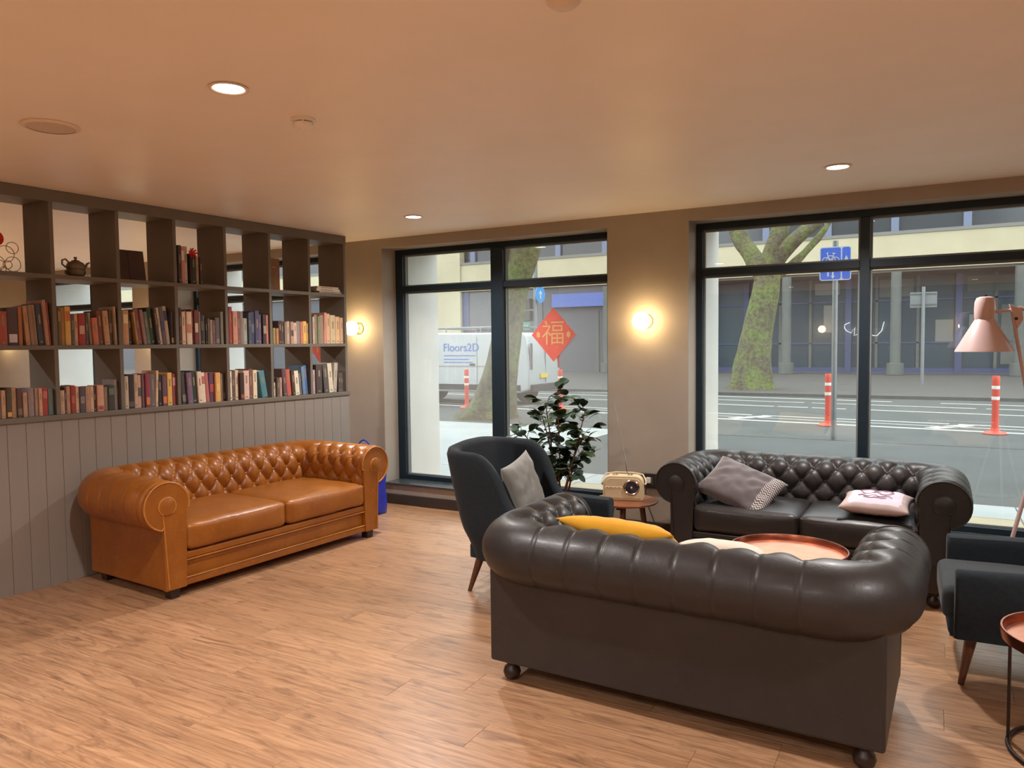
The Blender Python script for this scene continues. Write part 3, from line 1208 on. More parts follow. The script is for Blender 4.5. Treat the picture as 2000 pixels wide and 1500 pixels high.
wv_ = MB()
wv_.tube([(-.12 + .014 * k, -rd / 2 - .005, .092 + (.004 if k % 2 else -.004)) for k in range(9)], .0028, 6)
wv_.build('wavy_trim', M['radio_trim'], ra, smooth=60)
dl = MB()
dl.lathe([(.054, 0), (.054, .006), (.048, .009), (.042, .006), (.042, 0)], 36, cap=False)
d1 = dl.build('dial_ring', M['chrome'], ra, smooth=50, loc=(.058, -rd / 2 - .002, .092), rot=(pi / 2, 0, 0))
MB().lathe([(0, .004), (.0425, .004)], 36, cap=False).build('dial_face', mat('dial_face', srgb(46, 44, 48), srgb(74, 68, 80), rough=.2, nscale=40), ra, loc=(.058, -rd / 2 - .002, .092), rot=(pi / 2, 0, 0))
MB().lathe([(.007, 0), (.006, .008), (.0, .009)], 20).build('tuning_knob', M['radio_trim'], ra, smooth=50, loc=(.058, -rd / 2 - .004, .092), rot=(pi / 2, 0, 0))
for s in (-1, 1):
    MB().lathe([(0, 0), (.010, 0), (.010, .012), (.006, .016), (0, .016)], 16).build('handle_stud', M['chrome'], ra, smooth=50, loc=(s * rw / 2, 0, .105), rot=(0, s * pi / 2, 0))
hd = MB()
hp = [(-rw / 2 - .012, 0, .105), (-rw / 2 - .012, .03, .13), (-rw / 2 + .01, .05, .166), (-.06, .055, .176), (.06, .055, .176), (rw / 2 - .01, .05, .166), (rw / 2 + .012, .03, .13), (rw / 2 + .012, 0, .105)]
hd.tube(hp, .006, 8)
hd.build('carry_handle', M['radio'], ra, smooth=60)
for k in (-.065, -.045, .035, .055):
    MB().lathe([(.008, 0), (.008, .008), (0, .010)], 14).build('button', M['chrome'], ra, smooth=50, loc=(k, -.01, rh))
MB().tube([(.025, .03, rh - .01), (-.02, .06, .40), (-.075, .10, .655)], [.0028, .0022, .0014], 6).build('aerial', M['chrome'], ra, smooth=60)

# wall trunking with sockets and the radio cable
so = empty('socket_box', (-1.88, YW, .42), 0, 'black wall socket box beside the cream radio', 'socket')
MB().box(-.115, .20, -.030, -.0005, -.055, .055).build('box', M['black'], so, bevel=.004)
for x in (-.035, .045):
    MB().box(x - .03, x + .03, -.034, -.028, -.03, .03).build('faceplate', mat('grey_faceplate', srgb(70, 64, 60), rough=.4), so, bevel=.002)
MB().box(-.055, -.02, -.062, -.032, -.015, .03).build('plug', M['white'], so, bevel=.006)
MB().tube([(-.038, -.055, -.012), (-.055, -.06, -.08), (-.045, -.04, -.19), (-.012, -.03, -.28), (.02, -.035, -.36), (.0, -.05, -.412), (-.10, -.12, -.414)], .0035, 6).build('cable', M['black'], so, smooth=60)

# ------------------------------------------------------------------ pink floor lamp
lp = empty('floor_lamp', (.48, 4.66, 0), 0, 'pink enamel tripod floor lamp with a cone shade behind the right armchair', 'floor lamp')
hub = Vector((0, 0, .90))
J = Vector((-.125, 0, 1.645))
for k, ft in enumerate(((-.205, -.03, 0), (.20, -.06, 0), (.02, .26, 0))):
    MB().tube([hub + Vector((0, 0, .02)), Vector(ft)], [.011, .009], 12).build('leg', M['pink'], lp, smooth=60)
MB().lathe([(0, -.04), (.026, -.035), (.03, 0), (.026, .035), (0, .04)], 20).build('hub', M['pink'], lp, smooth=60, loc=tuple(hub))
MB().tube([hub, J], [.010, .009], 12).build('upright_arm', M['pink'], lp, smooth=60)
MB().tube([J + Vector((.28, .03, -.14)), J + Vector((.035, .01, .012)), J], [.009, .009, .009], 12).build('counter_arm', M['pink'], lp, smooth=60)
MB().prism([(-.02, .02), (.035, -.005), (.045, -.06), (.02, -.11), (-.005, -.03)], -.012, .012).build('joint_bracket', M['pink'], lp, bevel=.004, loc=tuple(J + Vector((.005, 0, .012))))
MB().lathe([(.008, -.016), (.008, .016)], 12).build('joint_bolt', M['black'], lp, loc=tuple(J + Vector((.018, 0, -.045))), rot=(pi / 2, 0, 0))
sh = Vector((-.243, 0, 0))
MB().tube([J, J + Vector((-.075, 0, -.008))], .008, 12).build('shade_stem', M['pink'], lp, smooth=60)
shade = MB()
shade.lathe([(.136, 1.432), (.132, 1.442), (.046, 1.600), (.048, 1.606), (.050, 1.650), (.048, 1.690), (.040, 1.712), (.024, 1.718), (.008, 1.719)], 48, cap=False)
shade.lathe([(.134, 1.433), (.130, 1.441), (.043, 1.598), (.0, 1.60)], 48, cap=False, mi=1)
shade.build('shade', [M['pink'], M['pink_in']], lp, smooth=40, loc=tuple(sh), recalc=False)
MB().lathe([(.008, 1.715), (.009, 1.726), (.004, 1.729), (0, 1.729)], 12).build('top_knob', M['black'], lp, smooth=40, loc=tuple(sh))
prof = [(.03 * sin(pi * i / 10), 1.55 - .03 * cos(pi * i / 10)) for i in range(11)]
MB().lathe(prof, 16, cap=False).build('bulb', M['white'], lp, smooth=60, loc=tuple(sh))

# ------------------------------------------------------------------ plant
M['leaf'] = mat('dark_green_leaf', srgb(50, 76, 52), srgb(38, 60, 44), rough=.42, nscale=14, bump=.1, bscale=60)
M['leaf2'] = mat('mid_green_leaf', srgb(74, 98, 58), srgb(54, 78, 46), rough=.42, nscale=14, bump=.1, bscale=60)
M['stem'] = mat('brown_stem', srgb(112, 78, 56), srgb(90, 62, 46), rough=.8, nscale=30, bump=.3, bscale=60)
M['pot'] = mat('dark_plant_pot', srgb(60, 56, 54), rough=.6)
pl = empty('potted_plant', (-2.52, 5.26, 0), 0, 'bushy artificial plant with round dark leaves before the left window', 'plant')
MB().lathe([(0, 0), (.10, 0), (.13, .22), (.14, .24), (.128, .24), (.12, .21), (0, .21)], 32).build('pot', M['pot'], pl, smooth=40)
lv = MB()
nL = 8
lv_pts = []
def leafmesh(m, seed):
    b = MB()
    # rounded leaf, folded a little along its midrib
    prof = [(0, 0), (.25, .30), (.5, .47), (.75, .46), (.92, .28), (1, 0)]
    vs = []
    for (t, w) in prof:
        for s in (-1, -.5, 0, .5, 1):
            vs.append((s * w * .85, t, .10 * abs(s) * w + .18 * sin(t * pi) * .35 - .10 * t * t))
    fs = []
    for i in range(len(prof) - 1):
        for j in range(4):
            fs.append((i * 5 + j, i * 5 + j + 1, (i + 1) * 5 + j + 1, (i + 1) * 5 + j))
    b.add(vs, fs)
    return b.mesh('leaf', m, smooth=180)
lm = [leafmesh(M['leaf'], 0), leafmesh(M['leaf2'], 1), leafmesh(M['leaf'], 2)]
rp = random.Random(21)
tips = []
stems = [(-.06, .05, 1.04, -.05), (.03, -.02, 1.12, .0), (.10, .03, .98, .12), (-.02, .06, .93, -.17), (.06, -.05, .82, .20), (-.10, 0, .82, -.24), (.02, .06, .68, .15)]
sb = []
for k, (x0, y0, zt, dx) in enumerate(stems):
    p0 = Vector((x0 * .45, y0 * .5, .20))
    p3 = Vector((x0 * .8 + dx, y0 + rp.uniform(-.10, .04), zt))
    pts = []
    for i in range(9):
        t = i / 8
        pts.append(p0.lerp(p3, t) + Vector((dx * .35 * (t * t - t), 0, .04 * sin(t * pi))) + Vector((rp.uniform(-.006, .006), rp.uniform(-.006, .006), 0)))
    MB().tube(pts, [.009 - .0055 * i / 8 for i in range(9)], 7).build('stem', M['stem'], pl, smooth=60)
    for i in range(3, 9):
        for q in range(2):
            a = rp.uniform(0, 2 * pi)
            Lb = rp.uniform(.05, .14) * (1.25 - .5 * i / 8)
            e = pts[i] + Vector((cos(a) * Lb, sin(a) * Lb * .8, rp.uniform(.01, .09)))
            sb.append((pts[i], e))
tw = MB()
n_leaf = 0
for p, e in sb:
    tw.tube([p, p.lerp(e, .5) + Vector((0, 0, .008)), e], .0022, 5)
    for q in range(4 if n_leaf < 200 else 3):
        if n_leaf > 292:
            break
        c = p.lerp(e, .35 + .65 * rp.random()) + Vector((rp.uniform(-.02, .02), rp.uniform(-.02, .02), rp.uniform(-.02, .02)))
        o = bpy.data.objects.new('leaf', lm[0 if rp.random() < .6 else (1 if rp.random() < .6 else 2)])
        d = (e - p)
        az = atan2(d.y, d.x) + rp.uniform(-1.3, 1.3) - pi / 2
        sc_ = rp.uniform(.078, .112)
        o.matrix_world = Matrix.Translation(c) @ RZ(az) @ RX(rp.uniform(-.5, .8)) @ RY(rp.uniform(-.5, .5)) @ Matrix.Scale(sc_, 4)
        link(o, pl)
        n_leaf += 1
tw.build('twigs', M['stem'], pl)['kind'] = 'stuff'

# ------------------------------------------------------------------ blue bag behind the tan sofa
M['bag'] = mat('royal_blue_nylon', srgb(44, 58, 190), srgb(34, 46, 160), rough=.35, nscale=12, bump=.4, bscale=18, bdist=.01, coat=.2)
bg_ = empty('blue_bag', (-4.42, 5.20, 0), radians(35), 'royal blue nylon bag standing behind the arm of the tan sofa', 'bag')
b = MB()
def fnb(i, j):
    a = i * 2 * pi
    z = j * .62
    k = (1 - (max(0, j - .62) / .38) ** 2.2 * .93)
    rx = .19 * k * (1 + .06 * noise.noise(Vector((cos(a) * 2, sin(a) * 2, z * 6))))
    ry = .12 * k * (1 + .10 * noise.noise(Vector((cos(a) * 2 + 4, sin(a) * 2, z * 6))))
    return (rx * cos(a), ry * sin(a), z)
b.grid(fnb, 36, 18, closed_u=True)
b.f.append(tuple(k * 19 for k in range(36)))
b.m.append(0)
b.build('sack', M['bag'], bg_, smooth=180)
MB().tube([(-.06 + .12 * (k / 12), .0, .60 + .06 * sin(pi * k / 12)) for k in range(13)], .007, 8).build('handle', M['bag'], bg_, smooth=60)
# ------------------------------------------------------------------ books
MBK = Matrix.Translation((A0[0], A0[1], 0)) @ RZ(TH)
BOOKS = [
('middle',0,[(33,78,210,(160,70,50),0,None),(81,141,234,(78,62,68),0,(190,180,190)),(141,164,241,(165,100,50),0,None),(165,197,246,(170,130,100),4,None),(197,227,253,(140,110,85),4,None),(227,257,257,(150,118,90),5,None),(257,302,265,(58,68,88),6,None),(303,330,289,(170,125,105),4,None),(330,346,274,(140,65,58),3,None)]),
('middle',1,[(370,392,250,(110,90,50),0,(160,130,60)),(392,414,244,(165,125,55),0,None),(414,449,252,(205,165,75),0,(190,100,60)),(448,471,203,(82,82,74),0,None),(471,497,207,(190,150,120),0,None),(497,540,208,(155,40,35),0,(190,150,130)),(540,563,202,(80,70,65),0,None),(564,584,216,(140,135,120),4,None),(586,624,183,(190,105,75),5,None),(628,666,232,(110,68,50),4,None),(666,704,233,(178,138,98),3,None),(705,729,241,(90,75,60),0,(130,110,90)),(730,755,263,(170,155,135),2,None),(754,779,250,(85,50,48),0,None)]),
('middle',2,[(797,841,241,(192,142,98),0,(230,200,150)),(840,863,218,(50,36,32),0,None),(863,881,232,(165,130,75),4,None),(882,927,251,(132,76,70),8,None),(927,953,249,(150,105,105),9,None),(953,991,235,(88,104,86),10,None),(992,1034,266,(45,68,52),10,None),(1034,1062,260,(70,58,52),9,None),(1062,1089,268,(195,168,135),8,None),(1090,1126,276,(88,78,88),8,(60,60,100)),(1126,1158,281,(172,145,118),6,(50,52,82)),(1157,1190,242,(70,72,92),0,(200,190,160))]),
('middle',3,[(1219,1240,273,(72,50,50),0,None),(1239,1269,244,(205,170,145),0,None),(1269,1286,253,(150,115,80),0,None),(1285,1328,246,(218,185,155),0,(190,120,100)),(1328,1345,266,(120,70,50),0,None),(1345,1380,259,(112,46,42),0,(200,170,150)),(1379,1397,248,(122,112,98),0,None),(1396,1423,226,(45,36,32),0,None),(1423,1440,219,(98,92,82),0,None),(1440,1457,196,(42,36,34),0,None),(1458,1475,200,(92,92,78),0,None),(1475,1497,189,(152,128,112),0,None),(1497,1524,186,(112,70,72),0,None),(1525,1566,206,(88,82,82),0,(120,112,110)),(1567,1594,254,(112,108,92),0,None),(1594,1617,255,(92,70,56),0,None)]),
('middle',4,[(1651,1684,297,(152,58,44),0,None),(1683,1726,262,(198,132,106),0,None),(1726,1765,264,(126,80,76),0,None),(1765,1794,261,(132,118,106),0,None),(1793,1832,209,(152,158,148),0,None),(1833,1858,254,(66,80,92),0,None),(1858,1898,264,(60,64,92),0,(90,95,120)),(1898,1939,273,(72,66,98),0,None),(1938,1969,241,(96,82,104),0,None),(1969,2005,242,(64,48,56),0,(150,130,110)),(2005,2036,239,(192,116,86),0,None),(2036,2062,235,(166,88,76),0,None)]),
('middle',5,[(2076,2103,134,(150,130,70),0,None),(2103,2129,131,(178,120,60),0,None),(2130,2168,195,(72,40,40),0,None),(2168,2201,192,(76,66,62),0,None),(2200,2228,184,(132,112,96),0,None),(2228,2261,193,(178,152,130),0,None),(2261,2295,189,(166,130,110),0,(70,70,80)),(2294,2328,181,(192,162,132),0,None),(2328,2368,195,(132,116,122),0,None),(2368,2402,191,(182,108,70),0,None),(2402,2443,196,(218,166,58),0,None),(2443,2478,179,(222,182,132),0,None)]),
('middle',6,[(2508,2532,239,(172,152,132),0,None),(2532,2568,257,(132,112,90),0,None),(2568,2598,245,(110,118,84),0,None),(2598,2641,255,(142,116,96),0,None),(2641,2684,279,(190,128,102),-3,None),(2684,2727,271,(202,152,112),0,None),(2727,2790,259,(186,166,122),0,None),(2790,2841,246,(202,160,112),0,None),(2841,2880,238,(190,150,110),0,None)]),
('lowest',0,[(4,24,175,(135,120,118),0,None),(24,49,174,(178,138,108),0,None),(49,80,188,(72,62,46),0,(205,150,60)),(80,112,189,(168,128,86),0,None),(112,143,181,(86,62,56),0,(110,100,90)),(143,169,154,(172,132,102),0,None),(170,202,181,(128,114,120),0,None),(202,214,180,(102,70,76),0,None),(214,235,173,(160,125,100),0,None),(235,256,175,(184,142,112),0,None),(256,290,176,(155,52,42),0,(180,90,80)),(289,320,171,(92,104,98),0,(70,110,115)),(320,342,170,(52,46,46),0,None)]),
('lowest',1,[(364,392,154,(182,142,112),0,None),(393,408,176,(82,50,46),0,None),(409,434,178,(172,132,102),0,None),(434,463,183,(148,46,36),0,(170,80,60)),(463,486,175,(188,152,122),0,None),(486,522,171,(80,70,78),0,(130,115,120)),(522,552,169,(162,126,102),0,None),(552,576,171,(194,152,120),0,None),(576,600,170,(70,50,46),0,None),(600,645,175,(190,140,115),0,(160,70,65)),(644,672,162,(122,106,82),0,None),(672,718,171,(62,60,58),0,(85,110,90)),(719,740,208,(138,128,130),0,None),(740,762,203,(78,56,62),0,None)]),
('lowest',2,[(791,820,229,(184,164,144),0,None),(820,865,238,(50,40,36),0,(90,80,70)),(865,891,240,(178,152,126),0,None),(891,921,232,(190,152,132),0,(80,90,70)),(921,940,238,(112,92,108),0,None),(940,974,241,(138,50,76),0,(190,120,60)),(974,1013,239,(102,98,98),0,None),(1014,1045,260,(205,172,138),-3,None),(1044,1076,233,(46,46,42),0,None),(1076,1112,224,(102,70,92),0,(210,110,50)),(1112,1149,242,(218,172,66),0,None),(1148,1177,233,(142,66,72),0,(190,140,140))]),
('lowest',3,[(1223,1264,241,(70,65,66),3,(120,115,110)),(1264,1311,236,(112,86,114),4,None),(1311,1358,246,(44,60,50),4,None),(1358,1398,240,(220,190,168),4,None),(1397,1433,231,(224,194,174),4,(180,90,90)),(1433,1464,230,(178,96,86),3,None),(1464,1509,225,(95,58,86),0,(170,60,70)),(1509,1554,227,(208,152,76),0,(225,170,90)),(1554,1582,217,(120,100,70),0,None),(1582,1624,220,(60,50,62),0,(95,85,100))]),
('lowest',4,[(1638,1662,234,(218,192,168),0,None),(1661,1699,229,(96,76,66),0,None),(1700,1733,240,(204,178,152),0,None),(1733,1772,215,(60,44,40),0,(150,70,50)),(1772,1826,233,(204,168,150),0,None),(1826,1866,244,(116,76,66),0,None),(1866,1906,234,(218,192,160),0,None),(1926,1983,224,(66,122,134),12,None)]),
('lowest',5,[(2070,2097,121,(205,190,160),0,None),(2097,2130,158,(92,76,66),0,None),(2130,2157,161,(165,130,115),0,None),(2158,2207,233,(92,64,66),5,None),(2207,2257,227,(184,76,64),6,None),(2257,2296,217,(70,60,46),6,None),(2296,2352,211,(224,194,164),6,None),(2352,2386,191,(90,95,108),6,None),(2387,2422,248,(92,124,146),5,None),(2422,2463,256,(58,102,156),4,None)]),
('lowest',6,[(2498,2533,213,(168,142,148),0,None),(2534,2606,257,(70,58,54),0,None),(2607,2668,259,(80,74,74),4,None),(2668,2724,267,(194,184,154),8,None),(2737,2800,270,(162,152,138),-6,None),(2805,2837,179,(78,66,60),0,None),(2837,2869,178,(85,75,70),0,None),(2869,2902,172,(72,62,58),0,None)]),
('top',3,[(1224,1253,279,(60,52,50),0,None),(1253,1282,275,(198,122,118),0,(230,200,200)),(1282,1312,278,(184,174,164),0,None),(1323,1375,226,(50,42,40),0,None),(1379,1405,211,(168,140,115),0,None),(1409,1431,206,(62,48,42),0,None)]),
]
NAMED = [('red', (165, 55, 45)), ('dark red', (105, 45, 42)), ('maroon', (110, 65, 65)), ('orange', (180, 100, 55)), ('terracotta', (190, 105, 78)), ('yellow', (215, 168, 68)),
         ('ochre', (160, 120, 60)), ('cream', (212, 180, 150)), ('buff', (175, 136, 102)), ('tan', (150, 118, 88)), ('brown', (112, 74, 56)), ('dark brown', (84, 62, 54)),
         ('black', (48, 38, 35)), ('charcoal', (72, 64, 62)), ('grey', (124, 112, 108)), ('pale grey', (158, 152, 142)), ('navy', (62, 64, 92)), ('slate blue', (62, 74, 92)),
         ('blue', (62, 105, 155)), ('teal', (70, 122, 132)), ('dark green', (46, 66, 52)), ('sage green', (92, 104, 88)), ('olive', (118, 106, 80)), ('purple', (110, 84, 110)),
         ('plum', (94, 60, 76)), ('pink', (190, 125, 115)), ('lavender', (166, 142, 148)), ('olive green', (110, 120, 86))]


def colour_name(c):
    return min(NAMED, key=lambda n: sum((a - b_) ** 2 for a, b_ in zip(n[1], c)))[0]


ORD = ['first', 'second', 'third', 'fourth', 'fifth', 'sixth', 'seventh', 'eighth', 'ninth', 'tenth', 'eleventh', 'twelfth', 'thirteenth', 'fourteenth', 'fifteenth', 'sixteenth']
CELLN = {0: 'the leftmost compartment', 1: 'the second compartment from the left', 2: 'the third compartment from the left', 3: 'the middle compartment',
         4: 'the third compartment from the window', 5: 'the second compartment from the window', 6: 'the compartment nearest the window'}
bmats = {}


def book_mat(rgb):
    if rgb not in bmats:
        c = srgb(*rgb)
        g_ = sum(c) / 3
        c = tuple(min(.8, (x * .84 + g_ * .16) * 1.28 + .003) for x in c)
        bmats[rgb] = mat('book_cover', c, tuple(x * .86 for x in c), rough=.5, nscale=30, spec=.4)
    return bmats[rgb]


M['paper'] = mat('book_paper', srgb(222, 208, 184), srgb(196, 180, 154), rough=.9, nscale=60)
brd = random.Random(5)
SHELF_Z = {'top': 1.972, 'middle': 1.5225, 'lowest': 1.0805}


def book_mesh(w, h, dpt, cover, accent):
    """local: x across the spine, y backwards from the spine, z up"""
    b = MB()
    t = min(.003, w * .12)
    b.box(0, t, .003, dpt, 0, h, 0)
    b.box(w - t, w, .003, dpt, 0, h, 0)
    # rounded spine
    n = 5
    vs = []
    for k in range(n + 1):
        a = pi * k / n
        vs.append((w / 2 - w / 2 * cos(a), .004 - .004 * sin(a)))
    fs = []
    b.prism([(x, y) for x, y in vs] + [(w - t, .0045), (t, .0045)], 0, h, 0, axis='z')
    b.box(t, w - t, .0045, dpt - .004, .003, h - .004, 1)
    if accent:
        zs = brd.choice([(.08, .30), (.62, .88), (.35, .62), (.05, .2)])
        b.box(w * .12, w * .88, -.0006, .002, h * zs[0], h * zs[1], 2)
    else:
        # title and author lines on the spine
        z0_ = brd.uniform(.45, .6)
        b.box(w * .36, w * .64, -.0005, .002, h * z0_, h * (z0_ + brd.uniform(.2, .32)), 2)
        b.box(w * .30, w * .70, -.0005, .002, h * .06, h * .10, 2)
    return b.mesh('book', [cover, M['paper'], accent or M['title']])


M['title'] = mat('title_print', srgb(146, 130, 108), rough=.6)
used_labels = {}
for rowname, cidx, items in BOOKS:
    lo = -.07 if cidx == 0 else .355 + .425 * (cidx - 1)
    hi = .355 + .425 * cidx - .026
    n = len(items)
    # books that lean stand one against the other, so that none runs through its neighbour
    placed = []
    i = 0
    while i < n:
        L_ = items[i][4]
        if L_ == 0:
            placed.append((items[i][0] / 1000, items[i][1] / 1000, 0.0))
            i += 1
            continue
        j = i
        while j < n and items[j][4] * L_ > 0:
            j += 1
        run_ = items[i:j]
        ang = radians(abs(sum(q[4] for q in run_) / len(run_)) * .8)
        A_ = placed[-1][1] if placed else lo + .001
        B_ = items[j][0] / 1000 if j < n else hi - .004
        ws = [(q[1] - q[0]) / 1000 for q in run_]
        if L_ > 0:
            A_ = max(A_, run_[0][0] / 1000 - .004) + run_[0][2] / 1000 * sin(ang)
        else:
            B_ = B_ - run_[-1][2] / 1000 * sin(ang)
        sc_l = min(1.0, (B_ - A_) / sum(ws))
        x_ = A_ if L_ > 0 else B_ - sum(ws) * sc_l
        for w__ in ws:
            placed.append((x_, x_ + w__ * sc_l, math.degrees(ang) * (1 if L_ > 0 else -1)))
            x_ += w__ * sc_l
        i = j
    for k, (s0, s1, h, rgb, lean, acc) in enumerate(items):
        s0, s1, lean = placed[k]
        h = h / 1000
        z = SHELF_Z[rowname]
        s0, s1 = max(s0, lo + .0015), min(s1, hi - .0015)
        w = max(.004, s1 - s0 - .0015)
        la_ = radians(-lean)                # positive lean: the top tips towards the left
        w_ = w * cos(la_) * (.97 if lean else 1)
        dpt = min(DEP - .08, max(.11, h * .70)) * brd.uniform(.92, 1.02)
        inset = brd.uniform(.012, .035)
        me = book_mesh(w_, h * .985, dpt, book_mat(rgb), book_mat(acc) if acc else None)
        o = bpy.data.objects.new('book', me)
        link(o)
        if lean > 0:
            piv = Vector((s0, inset, z))
            zoff = 0.0
            Mx = T(s0, inset, z + .0003) @ RY(la_)
        elif lean < 0:
            Mx = T(s1, inset, z + .0003) @ RY(la_) @ T(-w_, 0, 0)
        else:
            Mx = T(s0, inset, z + .0003)
        o.matrix_world = MBK @ Mx
        size = 'thick' if w > .042 else ('slim' if w < .02 else '')
        tall = 'tall ' if h > .262 else ('short ' if h < .19 else '')
        ln = 'leaning ' if abs(lean) >= 3 else ''
        lab = (tall + ln + (size + ' ' if size else '') + colour_name(rgb) + ' book').strip()
        if rowname == 'top':
            lab += ', %s upright in the top row beside the red flower' % ORD[k]
        else:
            place_ = CELLN[cidx]
            pos = 'last' if k == n - 1 else ORD[k]
            lab = '%s, %s in %s, %s row' % (lab, pos, place_, rowname)
        tag(o, lab, 'book', 'books in the %s row of the bookcase' % rowname)


def on_shelf(name, s, d, z, rz, label, cat, group=None):
    e = bpy.data.objects.new(name, None)
    e.empty_display_size = .1
    link(e)
    e.matrix_world = MBK @ T(s, d, z) @ RZ(rz)
    return tag(e, label, cat, group)


ZT = 1.9712
# flat books at the window end of the top row
for k, (w, dd, hh_, hx, lab) in enumerate(((.27, .19, .018, (176, 154, 132), 'flat buff book, lowest of the small stack at the window end, top row'),
                                          (.285, .20, .022, (220, 196, 170), 'flat cream book, middle one of the stack at the window end, top row'),
                                          (.26, .19, .020, (224, 184, 160), 'flat pinkish book topmost of the stack at the window end, top row'))):
    zz = ZT + [0, .0185, .041][k]
    o = bpy.data.objects.new('book', book_mesh(dd, w, hh_ * 1.0, book_mat(hx), None))
    # rebuild as a lying book: covers above and below, spine to the front
    b = MB()
    b.box(0, w, 0, dd, 0, .003, 0).box(0, w, 0, dd, hh_ - .003, hh_, 0).box(0, w, 0, .004, .003, hh_ - .003, 0).box(.003, w - .003, .004, dd - .004, .003, hh_ - .003, 1)
    b.box(.05, w * .7, -.0006, .001, hh_ * .35, hh_ * .65, 2)
    o.data = b.mesh('book', [book_mat(hx), M['paper'], M['title']])
    link(o)
    o.matrix_world = MBK @ T(2.875 - w - .012 * k, .03 + .006 * k, zz)
    tag(o, lab, 'book', 'books in the top row of the bookcase')
# thin flat book beside the leaning ones
b = MB().box(0, .20, 0, .15, 0, .002, 0).box(0, .20, 0, .15, .010, .012, 0).box(0, .20, 0, .003, .002, .010, 0).box(.003, .197, .003, .147, .002, .010, 1)
o = b.build('book', [book_mat((90, 72, 56)), M['paper']])
o.matrix_world = MBK @ T(1.385, .05, ZT)
tag(o, 'thin dark brown book lying flat, middle compartment of the top row', 'book', 'books in the top row of the bookcase')

# teapot on its cup
M['stoneware'] = mat('grey_green_stoneware', srgb(120, 108, 88), srgb(104, 94, 76), rough=.4, nscale=20, coat=.2)
tp = on_shelf('teapot', .535, .10, ZT, radians(8), 'small stoneware teapot sitting on its cup in the top row', 'teapot')
MB().lathe([(0, 0), (.030, 0), (.052, .012), (.058, .030), (.056, .046), (.052, .046), (.054, .030), (.046, .014), (0, .012)], 32).build('cup', M['stoneware'], tp, smooth=40)
MB().lathe([(0, .036), (.046, .040), (.058, .056), (.058, .072), (.048, .092), (.028, .103), (.024, .104), (0, .104)], 32).build('body', M['stoneware'], tp, smooth=60)
MB().lathe([(.027, .102), (.022, .109), (.008, .112), (.006, .118), (.011, .124), (.010, .131), (0, .134)], 24).build('lid', M['stoneware'], tp, smooth=50)
MB().tube([(-.046, 0, .092), (-.070, 0, .112), (-.092, 0, .104), (-.094, 0, .078), (-.074, 0, .062), (-.052, 0, .062)], [.006] * 6, 10).build('handle', M['stoneware'], tp, smooth=60)
MB().tube([(.046, 0, .058), (.070, 0, .072), (.082, 0, .094), (.098, 0, .102)], [.013, .010, .007, .006], 12).build('spout', M['stoneware'], tp, smooth=60)
MB().tube([(-.050, 0, .040), (-.074, 0, .036), (-.076, 0, .020), (-.050, 0, .012)], [.004] * 4, 8).build('cup_handle', M['stoneware'], tp, smooth=60)

# dark picture / box leaning in the third compartment
M['maroon_card'] = mat('dark_maroon_cover', srgb(74, 48, 40), srgb(58, 36, 30), rough=.45, nscale=6)
fb_ = on_shelf('picture_book', .80, .12, ZT, radians(-3), 'large dark maroon book standing open, third compartment of the top row', 'book')
fb_['group'] = 'books in the top row of the bookcase'
for s, ang in ((0, 6), (1, -2)):
    q = MB()
    x0, x1 = (0, .115) if s == 0 else (.118, .232)
    q.box(x0, x1, 0, .006, 0, .220)
    q.build('cover', M['maroon_card'], fb_, bevel=.001, rot=(radians(-9), 0, 0), loc=(0, 0, .002))
q = MB().box(.006, .228, .007, .026, .006, .214).build('pages', M['paper'], fb_, rot=(radians(-9), 0, 0), loc=(0, 0, .002))

# brown box file
M['kraft'] = mat('brown_card', srgb(138, 96, 62), srgb(122, 84, 54), rough=.6, nscale=5)
bf = on_shelf('box_file', 2.06, .05, ZT, 0, 'brown card box file standing in the top row near the window', 'box file')
MB().box(0, .125, 0, .24, 0, .262).build('case', M['kraft'], bf, bevel=.002)
MB().box(.045, .082, -.0008, .002, .185, .194).build('label', M['title'], bf)
MB().lathe([(.010, 0), (.010, .003), (.006, .003), (.006, 0)], 18, cap=False).build('finger_ring', M['brass'], bf, loc=(.062, -.001, .06), rot=(pi / 2, 0, 0))

# red paper flower in a black vase in front of the books
M['redpaper'] = mat('red_tissue', srgb(214, 40, 32), srgb(190, 30, 26), rough=.8, nscale=20)
fl_ = on_shelf('paper_flower', 1.335, .034, ZT, 0, 'red paper flower tucked before the black book in the top row', 'flower')
fm = MB()
for k in range(9):
    a = k * 2 * pi / 9
    pts = [(0, 0, 0), (.016 * cos(a - .35), .010, .016 * sin(a - .35)), (.034 * cos(a - .18), -.004, .034 * sin(a - .18)), (.038 * cos(a), -.006, .038 * sin(a)),
           (.034 * cos(a + .18), -.004, .034 * sin(a + .18)), (.016 * cos(a + .35), .010, .016 * sin(a + .35))]
    p = MB().add(pts, [(0, 1, 2, 3, 4, 5)])
    q = p.build('petal', M['redpaper'], fl_, recalc=False, loc=(0, -.035 + .002 * (k % 3), .228))
    md = q.modifiers.new('solid', 'SOLIDIFY')
    md.thickness = .002
MB().lathe([(0, 0), (.012, .004), (.013, .010), (0, .016)], 14).build('flower_centre', M['redpaper'], fl_, smooth=60, rot=(pi / 2, 0, 0), loc=(0, -.034, .228))
MB().tube([(0, -.03, .222), (.004, -.028, .11), (0, -.028, 0)], .0025, 6).build('stem', M['leaf'], fl_)

